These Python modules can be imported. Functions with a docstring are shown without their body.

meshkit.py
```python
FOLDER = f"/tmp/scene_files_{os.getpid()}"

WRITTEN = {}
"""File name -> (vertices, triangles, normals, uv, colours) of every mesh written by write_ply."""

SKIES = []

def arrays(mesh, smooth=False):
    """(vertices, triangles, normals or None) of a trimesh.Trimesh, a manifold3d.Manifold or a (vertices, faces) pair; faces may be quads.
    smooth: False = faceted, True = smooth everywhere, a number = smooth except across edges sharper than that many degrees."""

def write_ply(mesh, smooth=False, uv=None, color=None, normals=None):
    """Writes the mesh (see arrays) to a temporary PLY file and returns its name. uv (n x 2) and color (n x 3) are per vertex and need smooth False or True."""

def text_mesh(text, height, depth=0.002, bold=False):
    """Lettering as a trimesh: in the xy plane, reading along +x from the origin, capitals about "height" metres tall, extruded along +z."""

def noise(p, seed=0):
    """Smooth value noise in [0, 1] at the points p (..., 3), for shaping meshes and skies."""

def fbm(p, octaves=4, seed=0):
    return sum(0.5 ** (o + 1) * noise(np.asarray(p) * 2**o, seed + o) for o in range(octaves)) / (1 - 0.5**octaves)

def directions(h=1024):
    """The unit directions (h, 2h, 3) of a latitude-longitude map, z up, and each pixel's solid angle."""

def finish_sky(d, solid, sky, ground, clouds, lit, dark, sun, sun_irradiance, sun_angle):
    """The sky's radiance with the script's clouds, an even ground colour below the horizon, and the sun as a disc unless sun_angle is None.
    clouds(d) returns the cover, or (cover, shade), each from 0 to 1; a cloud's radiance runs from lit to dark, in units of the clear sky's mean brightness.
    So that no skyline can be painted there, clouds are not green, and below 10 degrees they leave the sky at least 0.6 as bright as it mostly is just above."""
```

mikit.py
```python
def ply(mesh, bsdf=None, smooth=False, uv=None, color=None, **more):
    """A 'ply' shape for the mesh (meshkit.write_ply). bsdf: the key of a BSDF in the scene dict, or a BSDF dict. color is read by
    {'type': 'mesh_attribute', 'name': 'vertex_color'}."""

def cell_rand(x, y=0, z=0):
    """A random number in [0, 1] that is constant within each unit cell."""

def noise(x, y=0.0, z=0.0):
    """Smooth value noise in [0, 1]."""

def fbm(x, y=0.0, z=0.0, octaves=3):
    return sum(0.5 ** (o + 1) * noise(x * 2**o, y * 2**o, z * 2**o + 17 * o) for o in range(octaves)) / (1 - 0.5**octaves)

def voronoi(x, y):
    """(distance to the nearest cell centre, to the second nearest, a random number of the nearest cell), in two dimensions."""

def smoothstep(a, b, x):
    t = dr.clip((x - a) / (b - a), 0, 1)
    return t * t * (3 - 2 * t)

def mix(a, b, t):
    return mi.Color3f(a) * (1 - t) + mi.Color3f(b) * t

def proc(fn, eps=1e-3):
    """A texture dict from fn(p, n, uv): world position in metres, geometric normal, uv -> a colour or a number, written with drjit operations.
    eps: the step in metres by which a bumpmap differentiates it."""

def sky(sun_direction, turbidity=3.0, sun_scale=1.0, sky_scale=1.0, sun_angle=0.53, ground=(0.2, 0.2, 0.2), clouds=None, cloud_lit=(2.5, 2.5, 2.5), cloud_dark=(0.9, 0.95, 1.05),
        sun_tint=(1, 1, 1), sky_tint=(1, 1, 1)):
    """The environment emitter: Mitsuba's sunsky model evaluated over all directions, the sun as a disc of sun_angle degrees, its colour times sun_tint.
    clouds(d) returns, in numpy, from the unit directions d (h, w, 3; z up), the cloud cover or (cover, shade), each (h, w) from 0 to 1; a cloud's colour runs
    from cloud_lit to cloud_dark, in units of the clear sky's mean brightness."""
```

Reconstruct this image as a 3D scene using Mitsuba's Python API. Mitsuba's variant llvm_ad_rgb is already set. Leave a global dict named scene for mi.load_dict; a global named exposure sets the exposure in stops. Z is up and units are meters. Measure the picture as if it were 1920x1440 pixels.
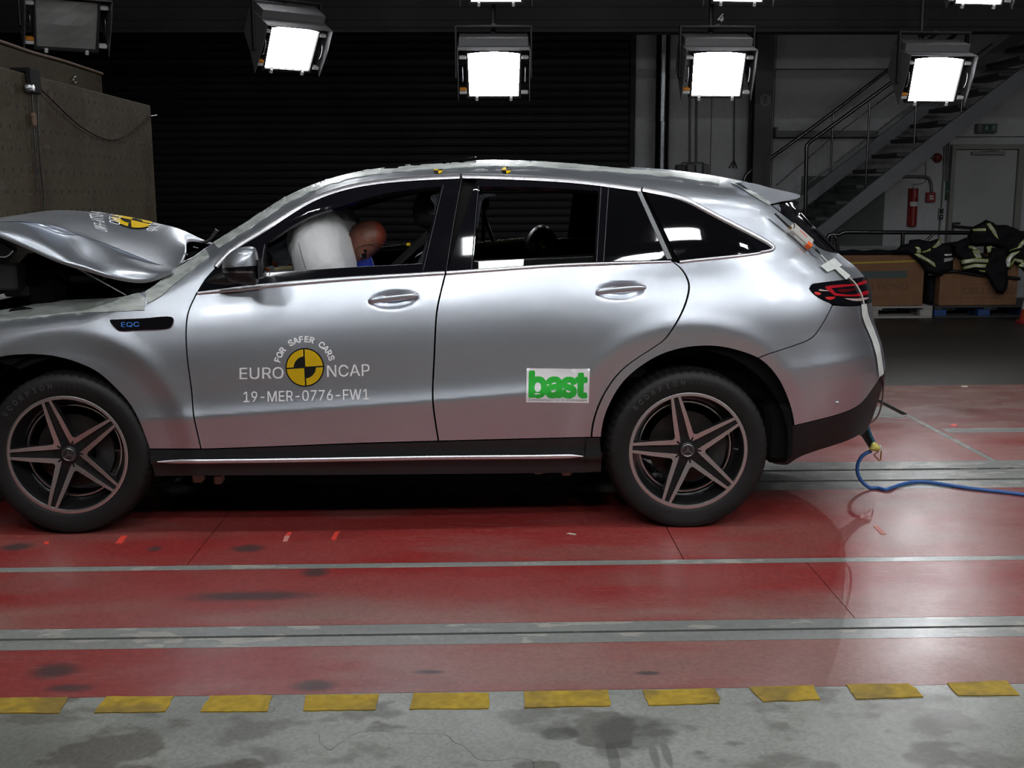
import math, random
import numpy as np
import trimesh
import shapely
import shapely.affinity
import shapely.geometry as sg
import shapely.ops as so
from scipy.spatial import Delaunay
from scipy.interpolate import CubicSpline
import drjit as dr
import mitsuba as mi
import mikit, meshkit

random.seed(7)
RNG = np.random.default_rng(7)
T = mi.ScalarTransform4f
scene, labels = {}, {}

# ------------------------------------------------------------------ camera
FOC = 2100.0
CAM = np.array([0.0, -4.85, 1.504])
def _axes():
    n = lambda a: a / np.linalg.norm(a)
    fy = n(np.array([908.0 - 960, 359.0 - 720, FOC]))
    d2 = n(np.array([1908.0 - 960, 354.5 - 720, FOC]))
    up = n(np.cross(d2, fy))
    if up[1] > 0: up = -up
    ex = n(np.cross(fy, up))
    if ex[0] < 0: ex = -ex
    return np.stack([ex, fy, up])
AX = _axes()
_f, _u = AX @ np.array([0, 0, 1.0]), AX @ np.array([0, -1.0, 0])
scene['camera'] = {'type': 'perspective', 'fov': 2 * math.degrees(math.atan(960 / FOC)), 'fov_axis': 'x', 'near_clip': 0.05, 'far_clip': 200.0,
                   'to_world': T().look_at(origin=CAM.tolist(), target=(CAM + _f).tolist(), up=_u.tolist())}

# ------------------------------------------------------------------ light
exposure = 0.0
LAMP_NEAR, LAMP_FAR = (32.0, 32.7, 33.2), (9.0, 9.1, 9.3)
LAMP_HIGH, FILL_OVER = (34.0, 34.8, 35.4), (72.0, 73.5, 74.8)
FAR_BEAM = (5.5, 5.57, 5.7)     # intensity of the beam that the reflector of a far lamp throws towards the car
# near gantry (above and behind the camera's shoulder, out of frame) and far gantry (in view): (x, y, z, yaw, tilt)
NEAR_LAMPS = [(x, -3.7, 3.4, 0, 32) for x in (-2.6, -0.5, 1.6, 3.7, 5.8, 8.2)] + [(x, -3.5, 4.7, 0, 45) for x in (-2.25, -0.1, 2.05, 4.2, 6.3, 8.6)] + [(x, -0.5, 6.3, 0, 82) for x in (-2.6, -.1, 2.4, 4.9, 7.2)]  # overhead row and rightmost columns are added fill for bonnet, roof and bumper

def rays(px, py):
    px, py = np.broadcast_arrays(np.asarray(px, float), np.asarray(py, float))
    return np.stack([px - 960, py - 720, np.full(px.shape, FOC)], -1) @ AX.T
def at(px, py, Y):
    "the point on the upright plane y = Y seen at a pixel of the photograph"
    r = rays(px, py)
    t = (np.asarray(Y, float) - CAM[1]) / r[..., 1]
    return CAM + r * t[..., None]
def floor_at(px, py, z=0.0):
    r = rays(px, py)
    t = (z - CAM[2]) / r[..., 2]
    return CAM + r * t[..., None]
def proj(p):
    c = (np.asarray(p, float) - CAM) @ AX
    return np.stack([960 + FOC * c[..., 0] / c[..., 2], 720 + FOC * c[..., 1] / c[..., 2]], -1)

# ------------------------------------------------------------------ scene helpers
def obj(key, mesh, mat, smooth=30, **more):
    k, i = key, 0
    while k in scene:
        i += 1
        k = f'{key}_{i:03d}'
    if isinstance(mesh, (list, tuple)) and len(mesh) and isinstance(mesh[0], trimesh.Trimesh):
        mesh = trimesh.util.concatenate(list(mesh))
    if k.startswith('car__') and mesh.vertices[:, 0].min() < -2.485:      # the front is squashed flat against the block
        v = np.array(mesh.vertices); v[:, 0] = np.maximum(v[:, 0], -2.485); mesh = trimesh.Trimesh(v, mesh.faces, process=False)
    scene[k] = mikit.ply(mesh, mat, smooth, **more)
    return k
USED = set()
def thing(name, label, cat, group=None, kind=None):
    k, i = name, 0
    while k in USED:
        i += 1
        k = f'{name}_{i:03d}'
    USED.add(k)
    labels[k] = {'label': label, 'category': cat}
    if group: labels[k]['group'] = group
    if kind: labels[k]['kind'] = kind
    return k
def note(key, label):
    labels[key] = {'label': label}

# ------------------------------------------------------------------ mesh helpers
def box(x0, x1, y0, y1, z0, z1):
    b = trimesh.creation.box((x1 - x0, y1 - y0, z1 - z0))
    b.apply_translation(((x0 + x1) / 2, (y0 + y1) / 2, (z0 + z1) / 2))
    return b
def bbox(x0, x1, y0, y1, z0, z1, r=0.01):
    "box with chamfered edges"
    x0, x1, y0, y1, z0, z1 = min(x0, x1), max(x0, x1), min(y0, y1), max(y0, y1), min(z0, z1), max(z0, z1)
    r = min(r, (x1 - x0) * .45, (y1 - y0) * .45, (z1 - z0) * .45)
    pts = []
    for k in range(3):
        d = [r, r, r]; d[k] = 0
        for sx in (0, 1):
            for sy in (0, 1):
                for sz in (0, 1):
                    pts.append([(x0 + d[0], x1 - d[0])[sx], (y0 + d[1], y1 - d[1])[sy], (z0 + d[2], z1 - d[2])[sz]])
    return trimesh.convex.convex_hull(np.array(pts))
def crv(pts, per=6, closed=False):
    "Catmull-Rom through the points"
    p = np.asarray(pts, float)
    if len(p) < 3: return p
    if closed: p = np.vstack([p, p[:1]])
    d = np.concatenate([[0], np.cumsum(np.sqrt(np.linalg.norm(np.diff(p, axis=0), axis=1)) + 1e-9)])
    cs = CubicSpline(d, p, bc_type='periodic' if closed else 'natural')
    t = np.concatenate([np.linspace(d[i], d[i + 1], per, endpoint=False) for i in range(len(d) - 1)] + [[d[-1]]])
    return cs(t)[:-1] if closed else cs(t)
def tube(path, r, sides=8, caps=True):
    p = np.asarray(path, float)
    t = np.gradient(p, axis=0); t /= np.linalg.norm(t, axis=1, keepdims=True) + 1e-12
    a = np.cross(t[0], [0, 0, 1.0] if abs(t[0][2]) < .9 else [1.0, 0, 0]); a /= np.linalg.norm(a)
    A = []
    for k in range(len(p)):
        a = a - t[k] * (a @ t[k]); a /= np.linalg.norm(a) + 1e-12
        A.append(a)
    A = np.array(A); B = np.cross(t, A)
    ang = np.arange(sides) * 2 * np.pi / sides
    r = np.broadcast_to(r, (len(p),))
    v = p[:, None] + r[:, None, None] * (np.cos(ang)[None, :, None] * A[:, None] + np.sin(ang)[None, :, None] * B[:, None])
    n = len(p)
    i, j = np.meshgrid(np.arange(n - 1), np.arange(sides), indexing='ij')
    q = np.stack([i * sides + j, i * sides + (j + 1) % sides, (i + 1) * sides + (j + 1) % sides, (i + 1) * sides + j], -1).reshape(-1, 4)
    f = np.vstack([q[:, [0, 1, 2]], q[:, [0, 2, 3]]])
    v = v.reshape(-1, 3)
    if caps:
        v = np.vstack([v, p[:1], p[-1:]])
        c0, c1 = n * sides, n * sides + 1
        f = np.vstack([f, [[c0, (k + 1) % sides, k] for k in range(sides)], [[c1, (n - 1) * sides + k, (n - 1) * sides + (k + 1) % sides] for k in range(sides)]])
    m = trimesh.Trimesh(v, f, process=False)
    m.fix_normals() if len(f) < 4000 else None
    return m
def lathe(prof, n=64, axis='y'):
    "profile (radius, along) turned about the axis"
    pr = np.asarray(prof, float)
    a = np.arange(n) * 2 * np.pi / n
    R, H = pr[:, 0], pr[:, 1]
    c, s = np.cos(a)[:, None] * R, np.sin(a)[:, None] * R
    h = np.broadcast_to(H, c.shape)
    v = {'y': np.stack([c, h, s], -1), 'z': np.stack([c, s, h], -1), 'x': np.stack([h, c, s], -1)}[axis].reshape(-1, 3)
    m = len(pr)
    i, j = np.meshgrid(np.arange(n), np.arange(m - 1), indexing='ij')
    i2 = (i + 1) % n
    q = np.stack([i * m + j, i2 * m + j, i2 * m + j + 1, i * m + j + 1], -1).reshape(-1, 4)
    return trimesh.Trimesh(v, np.vstack([q[:, [0, 1, 2]], q[:, [0, 2, 3]]]), process=False)
def grid_mesh(P, close_u=False):
    "mesh of a grid of points (n, m, 3)"
    n, m = P.shape[:2]
    i, j = np.meshgrid(np.arange(n if close_u else n - 1), np.arange(m - 1), indexing='ij')
    i2 = (i + 1) % n
    q = np.stack([i * m + j, i2 * m + j, i2 * m + j + 1, i * m + j + 1], -1).reshape(-1, 4)
    return trimesh.Trimesh(P.reshape(-1, 3), np.vstack([q[:, [0, 1, 2]], q[:, [0, 2, 3]]]), process=False)
def thicken(mesh, vec):
    "a sheet made solid: the sheet, its copy moved by vec (3,) or (n, 3), and the rim"
    v, f = np.asarray(mesh.vertices), np.asarray(mesh.faces)
    e = np.sort(f[:, [[0, 1], [1, 2], [2, 0]]].reshape(-1, 2), axis=1)
    o = f[:, [[0, 1], [1, 2], [2, 0]]].reshape(-1, 2)
    _, inv, cnt = np.unique(e, axis=0, return_inverse=True, return_counts=True)
    b = o[cnt[inv.ravel()] == 1]
    n = len(v)
    rim = np.vstack([np.stack([b[:, 1], b[:, 0], b[:, 0] + n], -1), np.stack([b[:, 1], b[:, 0] + n, b[:, 1] + n], -1)])
    return trimesh.Trimesh(np.vstack([v, v + vec]), np.vstack([f, f[:, ::-1] + n, rim]), process=False)
def tri2d(poly, step):
    "dense triangles of a shapely polygon: (points, faces)"
    out_v, out_f, base = [], [], 0
    for g in getattr(poly, 'geoms', [poly]):
        if g.is_empty or g.area < 1e-12: continue
        rings = [g.exterior] + list(g.interiors)
        bp = []
        for r in rings:
            c = np.array(r.segmentize(step).coords)[:-1]
            bp.append(c)
        bp = np.vstack(bp)
        x0, y0, x1, y1 = g.bounds
        gx, gy = np.meshgrid(np.arange(x0 + step / 2, x1, step), np.arange(y0 + step / 2, y1, step * .9))
        gx[1::2] += step / 2
        q = np.stack([gx.ravel(), gy.ravel()], -1)
        inner = g.buffer(-step * .55)
        if not inner.is_empty and len(q):
            shapely.prepare(inner)
            q = q[shapely.contains_xy(inner, q[:, 0], q[:, 1])]
        else:
            q = q[:0]
        p = np.unique(np.round(np.vstack([bp, q]), 9), axis=0)
        f = Delaunay(p).simplices
        c = p[f].mean(1)
        shapely.prepare(g)
        f = f[shapely.contains_xy(g, c[:, 0], c[:, 1])]
        a = p[f]
        cr = np.cross(a[:, 1] - a[:, 0], a[:, 2] - a[:, 0])
        f = np.where((cr > 0)[:, None], f, f[:, ::-1])
        f = f[np.abs(cr) > 1e-12]
        out_v.append(p); out_f.append(f + base); base += len(p)
    return np.vstack(out_v), np.vstack(out_f)
def flip_y(mesh, yc):
    m = mesh.copy()
    v = m.vertices.copy(); v[:, 1] = 2 * yc - v[:, 1]
    return trimesh.Trimesh(v, m.faces[:, ::-1], process=False)
def move(mesh, M):
    m = mesh.copy(); m.apply_transform(M); return m
def rot(axis, deg, origin=(0, 0, 0)):
    return trimesh.transformations.rotation_matrix(math.radians(deg), axis, origin)
def glyphs(text, stroke=0, px=170, squeeze=0):
    "lettering as a shapely shape, capitals about 1 high"
    import glob
    from PIL import Image, ImageDraw, ImageFont
    font = ImageFont.truetype(glob.glob('/opt/blender-*/*/datafiles/fonts/Inter.woff2')[0], px)
    out, x = [], 0.0
    for part in (list(text) if squeeze else [text]):
        x0, y0, x1, y1 = font.getbbox(part, anchor='ls', stroke_width=stroke)
        im = Image.new('L', (x1 - x0 + 8, y1 - y0 + 8)); ImageDraw.Draw(im).text((4 - x0, 4 - y0), part, 255, font, anchor='ls', stroke_width=stroke)
        on = np.pad(np.asarray(im) > 127, ((0, 0), (1, 1))).astype(np.int8)
        r, st = np.nonzero(np.diff(on, axis=1) == 1); en = np.nonzero(np.diff(on, axis=1) == -1)[1]
        sh = shapely.union_all(shapely.box(st, -r - 1, en, -r)).buffer(.8).buffer(-.8).simplify(.75)
        s = 1 / (px * .727)
        sh = shapely.affinity.affine_transform(sh, [s, 0, 0, s, -4 * s, (4 - y0) * s])
        if squeeze:
            sh = shapely.affinity.translate(sh, x - sh.bounds[0], 0); x = sh.bounds[2] - squeeze
        out.append(sh)
    return shapely.union_all(out)
def flat_text(text, bold=False, squeeze=0, step=.16):
    v, f = tri2d(glyphs(text, 5 if bold is True else int(bold), squeeze=squeeze), step)
    return trimesh.Trimesh(np.column_stack([v, np.zeros(len(v))]), f, process=False)

# ------------------------------------------------------------------ materials
def mat(key, d, two=True):
    scene['mat_' + key] = {'type': 'twosided', 'bsdf': d} if two else d
    return 'mat_' + key
def rgb(*c): return {'type': 'rgb', 'value': list(c)}
def srgb(r, g, b):
    return [((c / 255 + .055) / 1.055) ** 2.4 if c > 10 else c / 255 / 12.92 for c in (r, g, b)]
def prin(color, rough=.5, metal=0., spec=.5, **more):
    return {'type': 'principled', 'base_color': color if isinstance(color, dict) else rgb(*color), 'roughness': rough, 'metallic': metal, 'specular': spec, **more}
N, FBM, SST, MIX = mikit.noise, mikit.fbm, mikit.smoothstep, mikit.mix

PAINT = mat('paint', prin((.66, .70, .765), .39, .97, .5, clearcoat=1.0, clearcoat_gloss=.98))
TAPE = mat('tape', prin(mikit.proc(lambda p, n, uv: MIX((.30, .325, .30), (.47, .50, .475), SST(.3, .65, FBM(p.x * 9 + p.z * 4, p.z * 60, p.y * 9, octaves=4)))), .42, .25, .5))
ALU = mat('satin_trim', prin((.86, .86, .89), .42, 1.))
CHROME = mat('chrome', prin((.72, .72, .75), .12, 1.))
GLOSSBLACK = mat('gloss_black', prin((.006, .006, .008), .04, 0., .5))
BLACK = mat('black_plastic', prin((.012, .012, .013), .45, 0., .4))
CLADDING = mat('cladding', prin((.016, .017, .018), .32, 0., .5))
VOID = mat('void_black', prin((.006, .006, .006), .8, 0., .1))
TINT = mat('tinted_glass', prin((.004, .004, .005), .02, 0., .6))
GLASS = mat('clear_glass', {'type': 'thindielectric', 'int_ior': 1.5}, two=False)
RUBBER = mat('rubber', prin({**mikit.proc(lambda p, n, uv: mi.Color3f(.0095, .0092, .0092) * (.75 + .6 * FBM(p.x * 30, p.y * 30, p.z * 30)))}, .62, 0., .35))
RUBBERTEXT = mat('rubber_text', prin((.05, .05, .05), .55, 0., .4))
ALLOY = mat('machined_alloy', prin((.86, .84, .84), .36, 1.))
DARKALLOY = mat('dark_alloy', prin((.016, .016, .017), .25, .3, .6))
STEEL = mat('brushed_steel', prin((.35, .36, .37), .3, 1.))
DARKSTEEL = mat('dark_steel', prin((.06, .06, .062), .4, .6))
WHITE = mat('white_print', prin((.88, .88, .89), .45))
GREYPLASTIC = mat('grey_plastic', prin((.20, .21, .215), .55))
# ------------------------------------------------------------------ floor: concrete, painted lanes and steel strips with slots
def fy(px, py): return float(floor_at(px, py)[1])
def blot(p, cx, cy, rx, ry, soft=.5):
    d = dr.sqrt(dr.square((p.x - cx) / rx) + dr.square((p.y - cy) / ry)) + .55 * (FBM(p.x * 9, p.y * 9, cx) - .5)
    return 1 - SST(1 - soft, 1 + soft * .6, d)
def spot(px, py, w, h):
    a, b = floor_at(px, py), floor_at(px + w, py); c = floor_at(px, py + h)
    return (float(a[0]), float(a[1]), abs(float(b[0] - a[0])), abs(float(c[1] - a[1])))
MARKS = [spot(100, 1258, 48, 16), spot(590, 1286, 42, 11), spot(590, 1073, 26, 9), spot(465, 1028, 30, 7), spot(30, 1026, 28, 7), spot(290, 1029, 14, 5), spot(805, 1260, 32, 4), spot(1215, 1262, 25, 4), spot(470, 1118, 120, 10), spot(130, 1290, 50, 8)]
WET = [spot(1050, 1376, 34, 12), spot(1190, 1374, 70, 36), spot(1150, 1420, 12, 40), spot(1225, 1410, 9, 34), spot(1247, 1405, 9, 34)]
def f_red(p, n, uv):
    big = FBM(p.x * 1.1, p.y * 1.6, 3.)
    wear = SST(.32, .68, FBM(p.x * 2.2 + 5, p.y * 6, 1., octaves=4) * .6 + big * .4)
    deep_red = SST(-1.1, -.75, p.y) * (1 - SST(2.6, 3.2, p.y)) * (1 - .55 * SST(1.3, 2.6, p.x))     # deeper red in the lane the car stands on, less towards the right
    wear = dr.clip(wear * (1 - .75 * deep_red) + (.55 - .35 * SST(-1.0, -1.2, p.y)) * (1 - deep_red), 0, 1)
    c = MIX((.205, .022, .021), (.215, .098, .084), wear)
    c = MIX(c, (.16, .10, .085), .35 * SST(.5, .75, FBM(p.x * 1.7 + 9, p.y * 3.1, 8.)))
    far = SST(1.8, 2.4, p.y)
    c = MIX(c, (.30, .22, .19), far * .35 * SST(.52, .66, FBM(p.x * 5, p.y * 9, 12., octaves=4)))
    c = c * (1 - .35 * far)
    for m in MARKS: c = MIX(c, (.035, .034, .034), .8 * blot(p, *m, .6))
    scr = SST(.78, .84, N(p.x * 14 + p.y * 40, p.y * 160 - p.x * 3, 2.)) * SST(.55, .7, FBM(p.x * 2, p.y * 2, 31.))
    c = MIX(c, (.28, .19, .17), .16 * scr)
    return c * (.9 + .2 * N(p.x * 90, p.y * 90))
def f_conc(p, n, uv):
    b = FBM(p.x * 1.3, p.y * 1.5, 5., octaves=4)
    c = MIX((.122, .124, .11), (.25, .256, .23), SST(.25, .75, b))
    c = MIX(c, (.08, .072, .062), .55 * SST(.55, .72, FBM(p.x * 6, p.y * 9, 2., octaves=4)))
    c = MIX(c, (.075, .065, .055), .7 * SST(.60, .66, FBM(p.x * 3.1 + 4, p.y * 4.3, 7., octaves=5)))
    wet = mi.Float(0)
    for m in WET: wet = dr.maximum(wet, blot(p, *m, .25))
    c = c * (1 - .42 * wet)
    cr = dr.abs(FBM(p.x * 2.3 + 11, p.y * 2.3, 20., octaves=4) - .5)
    c = MIX(c, (.03, .03, .028), .75 * (1 - SST(.0, .0035, cr)) * SST(.5, .6, FBM(p.x * .9, p.y * .9, 40.)))
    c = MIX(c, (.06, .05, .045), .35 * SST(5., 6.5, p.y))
    return c * (.88 + .24 * N(p.x * 120, p.y * 120))
def f_steel(p, n, uv):
    c = MIX((.15, .155, .145), (.225, .23, .215), FBM(p.x * 1.5, p.y * 8, 4.))
    chip = SST(.62, .68, FBM(p.x * 8, p.y * 20, 14., octaves=4))
    return MIX(c, (.36, .33, .29), .5 * chip) * (.93 + .14 * N(p.x * 70, p.y * 70))
def f_yellow(p, n, uv):
    w = SST(.42, .72, FBM(p.x * 7, p.y * 9, 2., octaves=4))
    return MIX((.34, .225, .02), (.19, .13, .03), .9 * w) * (.85 + .3 * N(p.x * 60, p.y * 60))
def f_rough(a, b, s):
    return mikit.proc(lambda p, n, uv: a + (b - a) * FBM(p.x * s, p.y * s, 6., octaves=3))
DARKC = mat('dark_concrete', prin(mikit.proc(lambda p, n, uv: MIX((.017, .0155, .0135), (.030, .027, .023), FBM(p.x * 1.2, p.y * 1.4, 2.)) * (.85 + .3 * N(p.x * 80, p.y * 80))), .5, 0, .4))
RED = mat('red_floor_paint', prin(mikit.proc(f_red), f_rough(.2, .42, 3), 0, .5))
CONC = mat('concrete', prin(mikit.proc(f_conc), f_rough(.22, .5, 4), 0, .5))
STRIPM = mat('floor_steel', prin(mikit.proc(f_steel), .28, 0., .5))
YELLOW = mat('yellow_marking', prin(mikit.proc(f_yellow), .6, 0, .4))
SLOT = mat('slot_black', prin((.008, .006, .005), .9, 0, .1))
thing('floor', 'grey concrete hall floor with red painted lanes and grey steel strips', 'floor', kind='structure')
X0, X1 = -9.0, 15.0
E0, E1, S0, S1, E2 = [fy(960, v) for v in (1296, 1206.7, 1188.6, 1185.0, 1167.7)]
E3, E4 = fy(960, 1061.5), fy(960, 1053)
E5, R1a, R1b, R2a, R2b, E6 = [fy(1740, v) for v in (915.5, 901.2, 898.2, 881.3, 878.2, 864.5)]
E7 = fy(1780, 722)
xs0, xs1 = float(floor_at(1852, 862)[0]), float(floor_at(1866, 862)[0])           # cross strip
def slab(name, x0, x1, y0, y1, m, z=0.0): obj('floor__' + name, box(x0, x1, y0, y1, -.06, z), m, False)
obj('floor__foundation', box(X0, X1, -9.5, 12.5, -.2, -.055), SLOT, False)
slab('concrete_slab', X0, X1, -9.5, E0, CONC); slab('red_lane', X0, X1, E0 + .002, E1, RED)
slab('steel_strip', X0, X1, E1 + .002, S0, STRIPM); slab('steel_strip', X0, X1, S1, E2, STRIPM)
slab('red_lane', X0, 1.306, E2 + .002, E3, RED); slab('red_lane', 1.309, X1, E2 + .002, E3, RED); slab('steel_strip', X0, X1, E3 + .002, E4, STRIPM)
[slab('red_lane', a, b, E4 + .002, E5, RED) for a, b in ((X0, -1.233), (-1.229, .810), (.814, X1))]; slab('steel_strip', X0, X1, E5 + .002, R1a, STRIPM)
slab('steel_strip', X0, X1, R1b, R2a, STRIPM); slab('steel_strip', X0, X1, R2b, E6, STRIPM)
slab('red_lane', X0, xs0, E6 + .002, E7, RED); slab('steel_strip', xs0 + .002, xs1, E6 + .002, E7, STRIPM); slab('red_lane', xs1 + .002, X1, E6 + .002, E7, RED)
slab('concrete_slab', X0, X1, E7 + .002, 12.5, DARKC)
pa, pb = fy(1690, 783), fy(1690, 762)
obj('floor__steel_plate', bbox(1.0, xs0 - .02, pa, pb, -.01, .002, .001), STRIPM, False)
q0, q1 = floor_at(1640, 748), floor_at(1696, 777)
d = (q1 - q0)[:2]; d /= np.linalg.norm(d); nn = np.array([-d[1], d[0]]) * .018
obj('floor__drain_slot', trimesh.creation.extrude_polygon(sg.Polygon([q0[:2] + nn, q1[:2] + nn, q1[:2] - nn, q0[:2] - nn]), .004), SLOT, False)
pa, pb = fy(1850, 811), fy(1850, 803)
obj('floor__steel_plate', bbox(xs1 + .03, X1 - .1, pa, pb, -.01, .002, .001), STRIPM, False)
DASH = [[(-40, 1339), (-25, 1310), (128, 1309), (112, 1338)], [(177, 1338), (199, 1307), (325, 1307), (310, 1336)], [(376, 1336), (394, 1306), (511, 1305), (500, 1335)], [(568, 1334), (574, 1305), (710, 1303), (704, 1332)],
        [(769, 1331), (777, 1301), (917, 1300), (917, 1330)], [(984, 1328), (983, 1298), (1141, 1295), (1145, 1325)], [(1217, 1324), (1204, 1296), (1340, 1292), (1350, 1311), (1347, 1320)],
        [(1430, 1317), (1404, 1290), (1525, 1286), (1538, 1313)], [(1606, 1312), (1587, 1285), (1700, 1283), (1719, 1292), (1731, 1308)], [(1797, 1306), (1776, 1282), (1887, 1277), (1912, 1305)], [(1985, 1302), (1955, 1276), (2075, 1272), (2105, 1300)]]
for q in DASH:
    w = floor_at([a for a, b in q], [b for a, b in q])[:, :2]
    pg = sg.Polygon(w).segmentize(.03)
    c = np.array(pg.exterior.coords)[:-1]
    c += (RNG.random(c.shape) - .5) * .005
    pg = sg.Polygon(c).buffer(0); pg = max(getattr(pg, 'geoms', [pg]), key=lambda g: g.area)
    m = trimesh.creation.extrude_polygon(pg, .0045)
    m.apply_translation((0, 0, -.001))
    obj('floor__yellow_marking', m, YELLOW, False)
# ------------------------------------------------------------------ hall shell
YW = 10.7
WALLM = mat('hall_wall', prin(mikit.proc(lambda p, n, uv: MIX((.34, .345, .35), (.42, .425, .43), FBM(p.x * .8, p.z * .8, p.y)) * (.95 + .1 * N(p.x * 30, p.z * 30, p.y * 30))), .75, 0, .3))
WALLD = mat('dark_wall', prin((.02, .02, .022), .8, 0, .2))
thing('wall_back', 'grey panelled rear wall of the hall behind the stair and the white door', 'wall', kind='structure')
thing('wall_front', 'dark hall wall behind the camera', 'wall', kind='structure'); obj('wall_front', box(X0, X1, -9.7, -9.5, 0, 8), WALLD, False)
thing('wall_left', 'dark end wall of the hall beyond the crash block', 'wall', kind='structure'); obj('wall_left', box(X0 - .2, X0, -9.7, 12.5, 0, 8), WALLD, False)
thing('wall_right', 'dark end wall of the hall at the right', 'wall', kind='structure'); obj('wall_right', box(X1, X1 + .2, -9.7, 12.5, 0, 8), WALLD, False)
thing('ceiling', 'black hall ceiling high above the lamps', 'ceiling', kind='structure'); obj('ceiling', box(X0, X1, -9.7, 12.5, 8, 8.2), WALLD, False)
xg = float(at(1187, 300, YW)[0])
def wx(px, py=300, Y=YW): return float(at(px, py, Y)[0])
def wz(px, py, Y=YW): return float(at(px, py, Y)[2])
for i, (a, b) in enumerate([(xg, wx(1332)), (wx(1332), wx(1448)), (wx(1448), X1)]):
    for (z0, z1) in ([(0, 8)] if i < 2 else [(0, wz(1500, 258)), (wz(1500, 258), wz(1500, 130)), (wz(1500, 130), 8)]):
        obj('wall_back__panel', bbox(a + .004, b - .004, YW, YW + .2, z0 + .004, z1 - .004, .008), WALLM, False)
obj('wall_back__core', box(X0, X1, YW + .18, YW + .3, 0, 8), WALLD, False)
obj('wall_back__plinth', bbox(wx(1470), X1, YW - .12, YW, 0, wz(1640, 461), .02), WALLM, False)
# ------------------------------------------------------------------ the lamps on the two gantries
LAMPGREY = mat('lamp_grey', prin((.20, .20, .205), .42, .5, .5))
LAMPDARK = mat('lamp_dark', prin((.03, .03, .031), .5, .3, .4))
LUG = mat('lamp_lug', prin((.62, .63, .62), .4))
ORANGE = mat('lamp_label', prin((.62, .22, .02), .5))
UNLIT = mat('lamp_unlit_reflector', prin((.30, .30, .29), .5, .3))
def _lens(w, h):
    a = np.linspace(-w / 2, w / 2, 13)
    top = [(x, h / 2 + .018 * (1 - (2 * x / w) ** 2)) for x in a]
    pg = sg.Polygon([(-w / 2 + .012, -h / 2), (w / 2 - .012, -h / 2)] + top[::-1])
    m = trimesh.creation.triangulate_polygon(pg, engine='earcut')
    return pg, m
LPG, _lm = _lens(.50, .40)
_lv = np.column_stack([_lm[0], np.zeros(len(_lm[0]))]) if isinstance(_lm, tuple) else _lm.vertices
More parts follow.
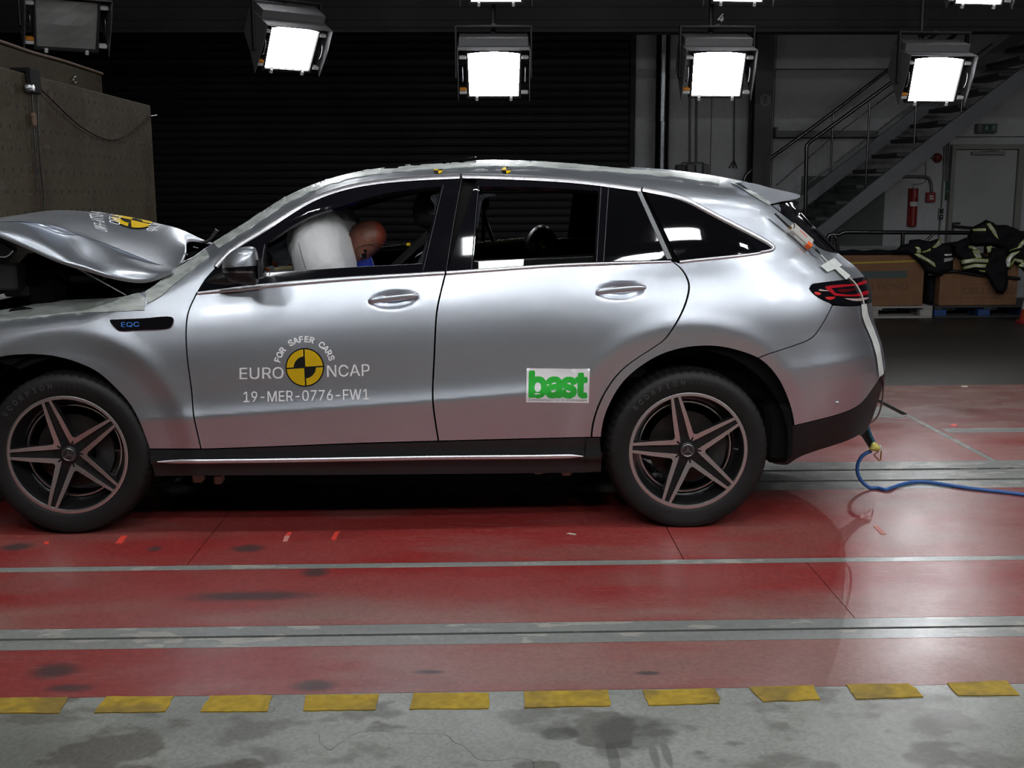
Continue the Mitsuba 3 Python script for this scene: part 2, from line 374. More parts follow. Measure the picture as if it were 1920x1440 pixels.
_lf = _lm[1] if isinstance(_lm, tuple) else _lm.faces
# local frame: x across, y away from the lit side (the lamp shines along -y), z up
_lens_mesh = trimesh.Trimesh(np.column_stack([_lv[:, 0], np.full(len(_lv), 0.0), _lv[:, 1]]), _lf, process=False)
if _lens_mesh.face_normals[:, 1].mean() > 0: _lens_mesh = trimesh.Trimesh(_lens_mesh.vertices, _lens_mesh.faces[:, ::-1], process=False)
def _frame_mesh():
    outer = sg.box(-.262, -.222, .262, .225)
    m = trimesh.creation.extrude_polygon(outer.difference(LPG.buffer(.002)), .05)
    m.apply_transform(np.array([[1, 0, 0, 0], [0, 0, 1, -.02], [0, 1, 0, 0], [0, 0, 0, 1.]])); m.invert()
    return m
_fr = mikit.ply(_frame_mesh(), LAMPDARK, False)
_bk = mikit.ply(trimesh.util.concatenate([bbox(-.235, .235, .012, .20, -.19, .20, .03), bbox(-.15, .15, .19, .30, -.12, .13, .03)]), LAMPDARK, 30)
_vs = mikit.ply(trimesh.util.concatenate([bbox(-.345, .345, -.10, .30, .245, .253, .003), bbox(-.33, .33, .06, .30, .253, .33, .003)]), LAMPGREY, False)
_sp = [mikit.ply(thicken(trimesh.Trimesh(np.array([[s * .34, y, z] for y, z in ((-.05, -.24), (-.10, .05), (-.10, .25), (.30, .25), (.30, .0), (.12, -.1))]), [[0, 1, 5], [1, 2, 5], [2, 4, 5], [2, 3, 4]], process=False), [s * .006, 0, 0]), LAMPGREY, False) for s in (-1, 1)]
_lg = [mikit.ply(bbox(*sorted((s * .262, s * .332)), -.03, .03, z - .016, z + .016, .006), LUG, False) for s in (-1, 1) for z in (.165, -.165)]
_cl = [mikit.ply(bbox(s * .165 - .014, s * .165 + .014, -.034, .0, -.245, -.205, .004), LUG, False) for s in (-1, 1)]
_hn = [mikit.ply(tube(crv([(s * .30, .03, .075), (s * .30, -.05, .07), (s * .30, -.05, -.05), (s * .30, .03, -.06)], 4), .006, 6), STEEL, True) for s in (-1, 1)]
_or = mikit.ply(bbox(-.330, -.264, -.034, .02, -.147, -.122, .003), ORANGE, False)
_yk = mikit.ply(trimesh.util.concatenate([bbox(-.37, -.352, .02, .07, -.03, .45, .004), bbox(.352, .37, .02, .07, -.03, .45, .004), bbox(-.37, .37, .02, .07, .44, .46, .004)]), LAMPDARK, False)
_ln = mikit.ply(_lens_mesh, LAMPGREY, False)
_unl = mikit.ply(grid_mesh(np.array([[[x, .006 - .035 * (1 - abs(2 * x / .5)) * (1 - abs(2 * z / .4)), z] for z in np.linspace(-.20, .20, 5)] for x in np.linspace(-.25, .25, 5)])), UNLIT, False)
DROPS = []
_arm = mikit.ply(bbox(-.025, .025, .03, .33, .44, .475, .004), LAMPDARK, False)
def lamp(x, y, z, yaw, tilt, label, group, rad, hang, facing=1, size=1.0):
    "facing 1: shines towards -y (the far gantry), -1: towards +y (the near gantry); yaw turns it towards +x"
    k = thing('studio_lamp', label, 'lamp', group)
    M = T().translate([x, y, z]).rotate([0, 0, 1], yaw if facing > 0 else 180 + yaw).rotate([1, 0, 0], tilt).scale(size)
    U = T().translate([x, y, z]).rotate([0, 0, 1], yaw if facing > 0 else 180 + yaw).scale(size)
    def add(n, s, i=0, A=M): scene[k + '__' + n + (f'_{i:03d}' if i else '')] = {**s, 'to_world': A}
    add('frame', _fr); add('housing', _bk); add('visor', _vs); add('orange_label', _or); add('yoke', _yk, A=U)
    for i in range(2): add('side_plate', _sp[i], i); add('handle', _hn[i], i); add('clip', _cl[i], i)
    for i in range(4): add('bracket', _lg[i], i)
    if rad is None: add('reflector', _unl)
    else: add('lens', {**_ln, 'emitter': {'type': 'area', 'radiance': rgb(*rad)}})
    if rad is not None and facing > 0:
        n = (M @ mi.ScalarPoint3f(0, -1, 0)) - (M @ mi.ScalarPoint3f(0, 0, 0)); o = (M @ mi.ScalarPoint3f(0, -.05, 0))
        scene[k + '_beam'] = {'type': 'spot', 'intensity': rgb(*FAR_BEAM), 'cutoff_angle': 56.0, 'beam_width': 24.0, 'to_world': T().look_at(origin=[float(v) for v in np.array(o).ravel()], target=[float(a + b) for a, b in zip(np.array(o).ravel(), np.array(n).ravel())], up=[0, 0, 1])}
    th = math.radians(yaw if facing > 0 else 180 + yaw); DROPS.append((x - .30 * math.sin(th) * size, y + .30 * math.cos(th) * size, z, facing))
    add('arm', _arm, A=U)
    return k
YL = 6.25
FAR = [(545, 92, 38, 'lit studio lamp at the left, turned to the right, showing its grey side plate'), (926, 140, 0, 'lit studio lamp second from left, squarely above the car roof'), (1345, 140, 3, 'lit studio lamp in front of the black column, right of the car roof'), (1752, 150, 7, 'lit studio lamp in front of the stair, at the right')]
HANGZ = 7.0
for px, py, yw, lb in FAR:
    p = at(px, py, YL); lamp(p[0], p[1], p[2], yw, 30 if px < 600 else 18, lb, 'studio lamps on the far gantry', LAMP_FAR, HANGZ)
for px, py, yw, lb in [(545, -110, 20, 'lit upper studio lamp above the left lamp, out of the frame'), (930, -39, 0, 'upper studio lamp cut by the top edge, above the lamp over the car roof'), (1387, -39, 4, 'lit upper studio lamp cut by the top edge above the number 4'), (1842, -34, 8, 'lit upper studio lamp cut by the top edge at the upper right')]:
    p = at(px, py, YL); lamp(p[0], p[1], p[2], yw, 18, lb, 'upper studio lamps on the far gantry', LAMP_FAR, HANGZ)
p = at(125, 46, 5.6); lamp(p[0], p[1], p[2], 30, 25, 'unlit grey studio lamp hanging above the steel crash block', None, None, HANGZ, size=1.05)
for i, (x, y, z, yw, tl) in enumerate(NEAR_LAMPS):
    lamp(x, y, z, yw, tl, f"{('leftmost', 'second', 'third', 'fourth', 'fifth', 'added_rightmost')[i % 6 + (i == 16)]} lit studio lamp of the {('lower row above the camera', 'upper row above the camera', 'added overhead fill row')[i // 6]}, out of the frame", 'studio lamps on the near gantry', (LAMP_NEAR, LAMP_HIGH, FILL_OVER)[i // 6], HANGZ, facing=-1)
for y, nm in ((YL, 'far'), (-3.6, 'near')):
    k = thing('lamp_gantry', f'black steel truss beam carrying the lamps on the {nm} side of the car', 'gantry')
    obj(k + '__beam', [box(X0, X1, y - .1, y + .1, HANGZ, HANGZ + .05), box(X0, X1, y - .1, y + .1, HANGZ + .25, HANGZ + .3), box(X0, X1, y - .015, y + .015, HANGZ + .05, HANGZ + .25)], LAMPDARK, False)
    for dx, dy, dz, fc in DROPS:
        if (dy > 2) == (nm == 'far'): obj(k + '__drop_pipe', [tube([(dx, dy, dz + .42), (dx, dy, HANGZ + .02)], .024, 8), box(dx - .02, dx + .02, min(y, dy), max(y, dy), HANGZ, HANGZ + .03)], LAMPDARK, True)
    for x in (-7, -2.5, 2.5, 7, 12): obj(k + '__hanger', tube([(x, y, HANGZ + .3), (x, y, 8)], .03, 8), LAMPDARK, True)
# ------------------------------------------------------------------ the car's body as a field of half widths W(x, z)
YC = 0.942
def line_xz(pts, Y):
    p = at([a for a, b in pts], [b for a, b in pts], Y)
    return p[:, 0], p[:, 2]
_zcx, _zcz = line_xz([(-100, 812), (400, 779), (812, 750), (940, 740), (1100, 727), (1510, 694), (1680, 682)], .01)
_zbx, _zbz = line_xz([(-150, 600), (200, 572), (367, 551), (495, 538), (625, 526), (750, 518), (835, 513), (930, 506), (1030, 499), (1105, 495), (1255, 489), (1412, 478), (1500, 474)], .07)
_V = np.array([-1.4, -.46, -.01, .0, .05, .11, .18, .26, .38, .5, .6, .7, .8, .9, 1.0, 1.15, 1.65, 2.3])
_TA = np.array([-18, -13, -11, 15, 13, 6, 1, -2, -1, 3, 7, 12, 16.5, 19.5, 21.5, 22.5, 28, 34.])
_TB = np.array([-22, -11, -5.5, -5, -5, -4, -3, -2, -1, 3, 7, 12, 16.5, 19.5, 21.5, 22.5, 28, 34.])
_TC = np.array([-22, -11, -5.5, -5, -5, -4, -3, -2, 4, 11, 15.5, 17.5, 14.5, 9, 11, 20, 28, 34.])
_vv = np.linspace(-1.4, 2.3, 1500)
def _integral(t):
    s = np.tan(np.radians(np.interp(_vv, _V, t)))
    I = np.concatenate([[0], np.cumsum((s[1:] + s[:-1]) / 2 * np.diff(_vv))])
    return I - np.interp(.26, _vv, I)
_IA, _IB, _IC = _integral(_TA), _integral(_TB), _integral(_TC)
def sstep(a, b, x):
    t = np.clip((x - a) / (b - a), 0, 1)
    return t * t * (3 - 2 * t)
REARW, FRONTW = at(1290, 848, .035), at(127, 853, .035)
HANDLES = [(738, 563, 50, 17, 4), (1165, 547, 49, 16, 3)]
_hd = []
for hx, hy, ha, hb, ht in HANDLES:
    c = at(hx, hy, .02); _hd.append((c[0], c[2], ha / 428, hb / 428, math.radians(ht)))
# silhouettes
_SIL_TOP = [(-200, 592), (-100, 584), (0, 570), (112, 551), (212, 546), (262, 536), (292, 517), (320, 500), (342, 489), (365, 475), (400, 455), (435, 433), (470, 411), (525, 374), (600, 340), (675, 320), (775, 308), (880, 301.5), (930, 299.5), (1055, 303), (1155, 310), (1260, 317.5), (1350, 330), (1400, 340), (1450, 357), (1500, 378), (1530, 396)]
_SIL_REAR = [(1480, 366), (1493, 378), (1502, 401), (1524, 425), (1546, 446), (1560, 460), (1573, 475), (1590, 487), (1607, 500), (1623, 518), (1634, 542), (1637, 570), (1640, 604), (1648, 625), (1657, 652), (1663, 687), (1661, 710), (1653, 738), (1645, 765), (1636, 790), (1624, 812), (1604, 830), (1560, 860)]
_tx, _tz = line_xz(_SIL_TOP, .55)
_rp = at([a for a, b in _SIL_REAR], [b for a, b in _SIL_REAR], .5)
_rz, _rx = _rp[::-1, 2].copy(), _rp[::-1, 0].copy()
_tc = np.interp(_tx, [-2.2, -1.55, -1.38, 3], [.10, .10, .17, .17])
def offs(x, z):
    zc, zb = np.interp(x, _zcx, _zcz), np.interp(x, _zbx, _zbz)
    H = zb - zc
    v = (z - zc) / H
    k = sstep(-1.9, -1.25, x) * (1 - sstep(.22, .52, x)) + .55 * sstep(1.2, 1.5, x)
    kr = sstep(.15, 1.0, x)
    o = H * (k * np.interp(v, _vv, _IA) + (1 - k) * ((1 - kr) * np.interp(v, _vv, _IB) + kr * np.interp(v, _vv, _IC)) + k * kr * (np.interp(v, _vv, _IC) - np.interp(v, _vv, _IB))) + (x + .45) ** 2 / 60 + (x + .1) ** 2 / 45 * sstep(.5, 2.4, v) * sstep(-1.6, -1.2, x)
    for w, r1, r0 in ((REARW, .575, .485), (FRONTW, .56, .46)):
        r = np.hypot(x - w[0], z - w[2])
        o = o + .009 * np.clip((r1 - r) / (r1 - r0), 0, 1) - .006 * np.exp(-((r - r1) / .05) ** 2)
    for cx, cz, a, b, t in _hd:
        dx, dz = x - cx, z - cz
        u, w2 = (dx * math.cos(t) + dz * math.sin(t)) / a, (-dx * math.sin(t) + dz * math.cos(t)) / b
        o = o + .024 * (1 - sstep(.35, 1.0, np.sqrt(u * u + w2 * w2)))
    return o
RL, RN = .85, 2.6
def W(x, z):
    w = YC - offs(x, z)
    zt, c = np.interp(x, _tx, _tz), np.interp(x, _tx, _tc)
    s = np.clip((z - zt + c) / c, 0, 1)
    w = w * (1 - s ** 2.3) ** (1 / 2.3)
    L = np.interp(z, [.9, 1.2, 1.5], [RL, .8, .6])
    xr = np.interp(z, _rz, _rx)
    t = np.clip((x - xr + L) / L, 0, 1)
    return w * (1 - t ** RN) ** (1 / RN)
def hit(px, py):
    "first point of the body along the pixel's ray (nearest miss where it passes by)"
    r = rays(px, py); r = r / r[..., 1:2]
    ys = np.concatenate([np.linspace(-.12, .35, 60), np.linspace(.36, YC + .25, 70)])
    out = np.zeros(r.shape); found = np.zeros(len(r), bool); best = np.full(len(r), 9.)
    lo = np.zeros(len(r)); hi = np.zeros(len(r)); yb = np.full(len(r), YC); prev = np.full(len(r), -1.)
    for i, y in enumerate(ys):
        p = CAM + r * (y - CAM[1])
        g = y - (YC - W(p[:, 0], p[:, 2]))
        if y > YC: g = np.minimum(g, -(y - YC) + W(p[:, 0], p[:, 2]))
        new = (~found) & (g >= 0) & (W(p[:, 0], p[:, 2]) > .02)
        if new.any():
            found |= new; hi[new] = y; lo[new] = ys[max(i - 1, 0)]
        m = -g
        upd = (~found) & (m < best); best[upd] = m[upd]; yb[upd] = y
    for _ in range(22):
        mid = (lo + hi) / 2
        p = CAM + r * (mid - CAM[1])[:, None]
        inside = mid - (YC - W(p[:, 0], p[:, 2])) >= 0
        hi = np.where(inside, mid, hi); lo = np.where(inside, lo, mid)
    y = np.where(found, hi, np.minimum(yb, YC))
    return CAM + r * (y - CAM[1])[:, None]
def normal(p):
    e = 2e-3
    wx = (W(p[:, 0] + e, p[:, 2]) - W(p[:, 0] - e, p[:, 2])) / (2 * e)
    wz = (W(p[:, 0], p[:, 2] + e) - W(p[:, 0], p[:, 2] - e)) / (2 * e)
    s = np.sign(YC - p[:, 1] + 1e-9)
    n = -np.stack([wx, s, wz], -1)
    return n / np.linalg.norm(n, axis=1, keepdims=True)
# fit the two outlines to the photograph
def _fit():
    global _tz, _rx
    ty = np.array(_SIL_TOP, float); ry = np.array(_SIL_REAR, float)[::-1]
    yy = np.linspace(0, 1, 60)
    for _ in range(6):
        # top: for each station the highest point of the section against the traced line
        for i in range(len(_tx)):
            zz = _tz[i] - np.linspace(0, _tc[i] * .9, 60) ** 1.0
            w = W(np.full(60, _tx[i]), zz)
            q = proj(np.stack([np.full(60, _tx[i]), YC - w, zz], -1))
            tgt = np.interp(q[:, 0], ty[:, 0], ty[:, 1])
            _tz[i] += np.clip(np.min(q[:, 1] - tgt), -30, 30) / 370 * .9
        for i in range(len(_rz)):
            xx = _rx[i] - np.linspace(0, .5, 80)
            w = W(xx, np.full(80, _rz[i]))
            ok = w > .01
            if not ok.any(): continue
            q = proj(np.stack([xx, YC - w, np.full(80, _rz[i])], -1))[ok]
            tgt = np.interp(q[:, 1], ry[::-1][:, 1], ry[::-1][:, 0])
            _rx[i] += np.clip(np.min(tgt - q[:, 0]), -40, 40) / 400 * .9
_fit()
SIL = lambda a, b: [p for p in _SIL_TOP if a <= p[0] <= b]

CAR = thing('car', 'silver electric SUV with crushed raised bonnet after a frontal crash test', 'car')
def panel(name, poly, m, step=6., off=0., skirt=.018, mirror=True, extra=None, smooth=32, key=None, surf=hit):
    if not isinstance(poly, (sg.Polygon, sg.MultiPolygon)): poly = sg.Polygon(poly)
    poly = poly.buffer(0)
    v2, f = tri2d(poly, step)
    p = surf(v2[:, 0], v2[:, 1])
    n = normal(p)
    if extra is not None: p = p + n * extra(v2)[:, None]
    p = p + n * off
    mesh = trimesh.Trimesh(p, f, process=False)
    if skirt:
        nn = n.copy(); nn[:, 1] = np.minimum(nn[:, 1], -.25)
        v, ff = mesh.vertices, mesh.faces
        o = ff[:, [[0, 1], [1, 2], [2, 0]]].reshape(-1, 2); e = np.sort(o, axis=1)
        _, inv, cnt = np.unique(e, axis=0, return_inverse=True, return_counts=True)
        b = o[cnt[inv.ravel()] == 1]
        q = p - nn * skirt
        nv = len(p)
        rim = np.vstack([np.stack([b[:, 1], b[:, 0], b[:, 0] + nv], -1), np.stack([b[:, 1], b[:, 0] + nv, b[:, 1] + nv], -1)])
        mesh = trimesh.Trimesh(np.vstack([p, q]), np.vstack([ff, rim]), process=False)
    # the picture's y points down, so the faces look away from the camera: turn them
    mesh = trimesh.Trimesh(mesh.vertices, mesh.faces[:, ::-1], process=False) if mesh.face_normals[:len(f), 1].mean() > 0 else mesh
    mesh.remove_unreferenced_vertices()
    k = obj((key or CAR + '__') + name, mesh, m, smooth)
    if mirror: obj((key or CAR + '__') + name, flip_y(mesh, YC), m, smooth)
    return k
def ribbon(name, pts, width, m, bulge=.006, off=.002, mirror=True, key=None, seg=5, taper=0, smooth=50):
    "a rounded strip lying along a line on the body; width in picture pixels (one number or one per point)"
    c = crv(pts, 8)
    d = np.gradient(c, axis=0); d /= np.linalg.norm(d, axis=1, keepdims=True)
    nn = np.stack([-d[:, 1], d[:, 0]], -1)
    w = np.interp(np.linspace(0, 1, len(c)), np.linspace(0, 1, len(np.atleast_1d(width))), np.atleast_1d(width))
    if taper:
        s = np.linspace(0, 1, len(c)); w = w * np.clip(np.minimum(s, 1 - s) / taper, .08, 1) ** .6
    a = np.linspace(-1, 1, seg)
    P = (c[:, None] + nn[:, None] * (a[None, :, None] * w[:, None, None] / 2)).reshape(-1, 2)
    h = hit(P[:, 0], P[:, 1]); n = normal(h)
    h = h + n * (off + bulge * np.sqrt(np.clip(1 - np.tile(a, len(c)) ** 2, 0, 1)))[:, None]
    mesh = grid_mesh(h.reshape(len(c), seg, 3))
    if mesh.face_normals[:, 1].mean() > 0: mesh = trimesh.Trimesh(mesh.vertices, mesh.faces[:, ::-1], process=False)
    k = obj((key or CAR + '__') + name, mesh, m, smooth)
    if mirror: obj((key or CAR + '__') + name, flip_y(mesh, YC), m, smooth)
    return k
def J(*parts): return [tuple(p) for q in parts for p in q]
# traced lines (pixels of the photograph)
L_DOORFRONT = crv([(368, 552), (357, 575), (350.5, 600), (349.5, 647), (353, 685), (360, 740), (363, 777), (368, 802), (377, 841)])
L_SPLIT = crv([(834.5, 516), (822, 567), (817.5, 600), (814.5, 662), (811.5, 725), (812.5, 762), (822, 826)])
L_REARDOOR = crv([(1262, 491), (1273, 500), (1285, 515), (1291.5, 532), (1291.5, 545), (1285, 570), (1270, 602), (1250, 632), (1238, 643), (1205, 665), (1175, 686), (1150, 712), (1131, 742), (1120, 767), (1112, 795), (1109, 819)])
L_ARCHR = crv([(1126, 819), (1132, 785), (1145, 752), (1167, 717), (1200, 687), (1240, 664), (1280, 652), (1317, 648), (1355, 650), (1392, 659), (1422, 671), (1442, 687), (1462, 713), (1477, 745), (1485, 770), (1490, 797)])
L_ARCHF = crv([(281, 841), (270, 810), (257, 780), (240, 752), (217, 727), (187, 700), (150, 681), (100, 667), (50, 664), (0, 669), (-50, 688), (-90, 718), (-115, 760), (-128, 815)])
L_FRONTWIN = crv([(405, 500), (432, 471), (465, 449), (500, 428), (570, 383), (625, 359), (675, 346.5), (750, 337), (862, 331)])       # centre of the bright trim above the windows
L_REARWIN = crv([(866, 330.5), (955, 333), (1080, 340), (1155, 349), (1202, 355)])
L_QUARTER = crv([(1207, 354), (1225, 359), (1275, 371), (1325, 395), (1375, 421), (1425, 447), (1448, 462)])
L_BUMPER = crv([(1422, 671), (1440, 664), (1477, 652), (1500, 644), (1521, 634), (1534, 620), (1547, 599), (1561, 572)])
L_LAMPTOP = crv([(1517, 541), (1521, 534), (1531, 531), (1573, 526), (1604, 522), (1622, 519)])
L_LAMPBOT = crv([(1517, 541), (1521, 547), (1531, 556), (1547, 565), (1562, 570), (1588, 572.5), (1614, 571), (1633, 567)])
L_HATCH = crv([(1443, 383), (1458, 395), (1487, 418), (1517, 445), (1531, 461), (1550, 471), (1571, 476)])
arcR = L_ARCHR
iA = np.argmin(np.hypot(arcR[:, 0] - 1422, arcR[:, 1] - 671))
# fender
panel('front_fender', J([(-150, 640), (-150, 590)], crv([(-100, 594), (0, 582), (112, 564), (212, 559), (250, 552), (275, 545), (295, 532), (320, 510), (342, 496.5), (366, 481)]), [(403, 503)], crv([(400, 506), (385, 523), (372, 543), (366, 552)]), [tuple(p + (-1.6, 0)) for p in L_DOORFRONT[6:]], L_ARCHF, [(-150, 815)]), PAINT)
# doors
FD = panel('front_door', J(L_DOORFRONT + (1.2, 0), crv([(400, 840.5), (550, 835), (650, 831), (820.5, 826)]), (L_SPLIT + (-1.6, 0))[::-1], crv([(750, 521), (625, 529), (495, 541), (372, 553)])), PAINT, step=5)
RD = panel('rear_door', J((L_SPLIT + (1.6, 0)), crv([(940, 823), (1062, 820), (1107.5, 819)]), (L_REARDOOR + (-1.8, 0))[::-1], crv([(1255, 493), (1105, 499), (1030, 502), (930, 509), (840, 516)])), PAINT, step=5)
# body side: A pillar, roof edge, D pillar and rear quarter in one pressing
upper = [(366, 480)] + [(a, b + 1.2) for a, b in crv(SIL(390, 1405))]
dlo_top = J(L_FRONTWIN[6:] + (0, -4), L_REARWIN + (0, -4), L_QUARTER + (0, -4))
QEND = crv([(1453, 464), (1451, 470), (1440, 474), (1412, 479), (1350, 486), (1300, 491), (1276, 495)])
panel('body_side', J(upper, [(1425, 369)], L_HATCH, [(1589, 488), (1605, 501), (1620, 518)], L_LAMPTOP[::-1], L_LAMPBOT[:22], [(1560, 572)], (L_BUMPER + (-.8, -.6))[::-1], arcR[:iA][::-1], (L_REARDOOR + (1.8, 0))[::-1], QEND[::-1], dlo_top[::-1], [(400, 503)]), PAINT, step=5.5)
panel('rear_bumper', J(L_BUMPER + (.8, .8), crv([(1564, 573), (1588, 574.5), (1614, 573), (1634, 569)]), crv([(1637, 590), (1640, 606), (1647, 626), (1655, 652), (1658, 675), (1655, 694), (1647, 712), (1630, 737), (1615, 755), (1590, 770), (1540, 785), (1490, 797)]), arcR[iA:][::-1]), PAINT, step=5.5)
panel('bumper_cladding', J(crv([(1488, 799), (1540, 787), (1590, 772), (1615, 757), (1630, 739), (1647, 714), (1657, 694)]), [(1660, 696)], crv([(1659, 706), (1652, 735), (1642, 762), (1634, 788), (1611, 815), (1540, 842), (1490, 862), (1476, 871), (1450, 869)]), [(1462, 830), (1478, 800)]), BLACK, step=7)
panel('side_sill', J(crv([(280, 843), (376, 843.5), (550, 837.5), (820, 829), (1062, 822.5), (1124, 821)]), [(1127, 850), (1127, 884)], crv([(1100, 886), (700, 890), (290, 892)])), CLADDING, step=8, extra=lambda q: .02 * np.exp(-((q[:, 1] - (866 - .011 * q[:, 0])) / 9.) ** 2))
# ------------------------------------------------------------------ inner shell, windows, trims
O1 = sg.Polygon(J([(493, 512), (499, 456)], crv([(540, 428), (587, 403), (640, 386), (700, 367), (750, 357), (790, 352), (812, 349.5)]), [(827, 348), (792, 494)], crv([(740, 497), (667, 500.5), (580, 506)])))
O2 = sg.Polygon(J([(899, 349)], crv([(1000, 350), (1060, 353), (1122, 357.5)]), [(1115.5, 476)], crv([(1050, 479), (1000, 481.5), (888, 486)])))
shell = sg.Polygon(J([(372, 492)], [(a, b + 7) for a, b in SIL(400, 1400)], [(1440, 386), (1480, 418), (1530, 466), (1570, 481), (1600, 504), (1617, 522), (1628, 560), (1630, 620), (1640, 680), (1625, 745), (1560, 790), (1500, 800), (1490, 830), (1120, 845), (280, 850), (250, 760), (-140, 640), (-140, 610), (200, 575), (280, 552)])).buffer(0)
shell = shell.difference(so.unary_union([O1.buffer(2), O2.buffer(2), sg.Point(1290, 848).buffer(192), sg.Point(126, 855).buffer(186)]))
panel('inner_shell', shell, VOID, step=11, off=-.03, skirt=0)
def poly_diff(a, *b): return sg.Polygon(a).buffer(0).difference(so.unary_union([sg.Polygon(x) if not isinstance(x, sg.base.BaseGeometry) else x for x in b]))
belt = crv([(372, 546.5), (437, 539), (495, 532), (625, 520.5), (750, 512.5), (834, 507.5)])
FFR = poly_diff(J([(371, 549)], crv([(388, 521), (407, 503)]), L_FRONTWIN[3:] + (1, 4), [(834.5, 508)], belt[::-1]), O1)
panel('front_window_frame', FFR, GLOSSBLACK, step=6, off=-.003, skirt=.02)
belt2 = crv([(838, 507.5), (930, 501.5), (1030, 494.5), (1105, 491), (1258, 487)])
GL2 = sg.Polygon([(887, 487), (1116, 477.5), (1117, 491.5), (1030, 494.5), (930, 501.5), (889, 504.5)])
RFR = poly_diff(J(L_REARWIN[2:] + (0, 4), [(1258, 487)], belt2[::-1]), O2, GL2.buffer(.5))
panel('rear_window_frame', RFR, GLOSSBLACK, step=6, off=-.003, skirt=.02)
panel('lowered_window_glass', GL2.buffer(1), GLASS, step=7, off=-.010, skirt=0, extra=lambda q: -.0022 * (505 - q[:, 1]) / 27 + 4.4e-5 * (q[:, 0] - 1000))
panel('rear_door_glass', [(1143, 352), (1193, 357), (1250, 486), (1132.5, 490)], TINT, step=7, off=-.0005, skirt=.002)
panel('rear_pillar_trim', [(1193, 356.5), (1201, 356.5), (1260, 485), (1251, 486)], GREYPLASTIC, step=6, off=.001, skirt=.004)
for a, b in (((1127, 349), (1118.5, 491)), ((1141, 351), (1131.5, 491))): ribbon('window_divider', [a, ((a[0] + b[0]) / 2, (a[1] + b[1]) / 2), b], 2.6, DARKSTEEL, .003, .0)
for c in ([(831, 346), (812, 427), (793, 508)], [(897, 348), (891, 418), (884, 504)], [(865.5, 334), (851, 415), (836.5, 507)]): ribbon('pillar_edge', c, 1.8, DARKSTEEL, .002, -.002)
QG = J([(1210, 359.5)], crv([(1225, 364), (1275, 376), (1325, 399.5), (1375, 425.5), (1425, 451.5), (1446, 465)]), crv([(1437, 469), (1412, 473), (1350, 480.5), (1300, 485.5), (1273, 488)]))
panel('quarter_window_frame', QG, GLOSSBLACK, step=6, off=-.003, skirt=.02)
panel('quarter_window', J([(1214, 364)], crv([(1262, 375), (1300, 389.5), (1350, 414), (1387, 437), (1411, 456), (1418, 466)]), crv([(1350, 477), (1310, 480.5), (1270, 484)])), TINT, step=6, off=-.0005, skirt=.002)
ribbon('window_trim', L_FRONTWIN[::6], 9, ALU, .007, .002, seg=7)
ribbon('window_trim', [(867, 330.5), (955, 333), (1080, 340), (1155, 349), (1202, 355.5)], 9, ALU, .007, .002, seg=7)
ribbon('window_trim', [(1205, 355), (1225, 359), (1275, 371), (1325, 395), (1375, 421), (1425, 447), (1446, 460), (1450, 465.5), (1444, 469.5), (1425, 473)], [9, 9.5, 9, 9, 8, 6, 5], ALU, .007, .002, seg=7)
ribbon('belt_trim', [(371, 550), (437, 543), (495, 536.5), (625, 525), (750, 517), (834, 512)], [6, 9, 9, 8, 7.5], ALU, .006, .002, seg=7)
ribbon('belt_trim', [(837, 512), (930, 505.5), (1030, 498.5), (1105, 495), (1258, 490.5)], [7.5, 7, 6, 5], ALU, .005, .001, seg=7)
ribbon('belt_trim', [(1274, 491.5), (1300, 488.5), (1350, 483.5), (1412, 476.5), (1436, 472)], [6, 6, 5], ALU, .005, .001, seg=7)
ribbon('sill_trim', [(298, 862), (420, 861), (600, 858.5), (830, 854.5), (1000, 853), (1092, 851.5)], 8, ALU, .006, .021, taper=.06, seg=7)
for c in ([(377, 842), (550, 836.2), (820, 827.5), (1062, 821.3), (1126, 819.8)],): ribbon('sill_seal', c, 3, VOID, .002, -.006)
# handles
for hx, hy, ha, hb, ht in HANDLES:
    th = math.radians(ht)
    R2 = lambda u, v: (hx + u * math.cos(th) + v * math.sin(th) * -1 * -1, hy - u * math.sin(th) + v * math.cos(th))
    c = crv([R2(-48, -1), R2(-30, -3.5), R2(0, -5), R2(30, -6), R2(47, -5.5)], 6)
    h = hit(c[:, 0], c[:, 1]); base = at(c[:, 0], c[:, 1], float(np.min(h[:, 1])) - .012)
    w = np.interp(np.linspace(0, 1, len(c)), [0, .1, .5, .85, 1], [.008, .014, .015, .014, .007])
    a = np.linspace(0, 2 * np.pi, 13)[:-1]
    P = base[:, None] + np.stack([np.zeros((len(c), 12)), -.010 * np.cos(a)[None] * np.ones((len(c), 1)), w[:, None] * np.sin(a)[None]], -1)
    P = np.concatenate([np.repeat(base[:1, None], 12, 1), P, np.repeat(base[-1:, None], 12, 1)])
    P[:, :, 1] += .016 * (np.linspace(-1, 1, len(P))[:, None] ** 6)
    m = grid_mesh(np.transpose(P, (1, 0, 2)), True); m.fix_normals()
    dk = FD if hx < 900 else RD
    obj(dk + '__handle', m, PAINT, 50)
    mm = flip_y(m, YC); obj(dk.split('_door')[0] + '_door_001__handle', mm, PAINT, 50)
    s = crv([R2(-20, -8), R2(10, -10), R2(45, -9.5)], 5)
    st = at(s[:, 0], s[:, 1], float(np.min(h[:, 1])) - .016)
    obj(dk + '__handle_strip', tube(st, .0032, 6), CHROME, True)
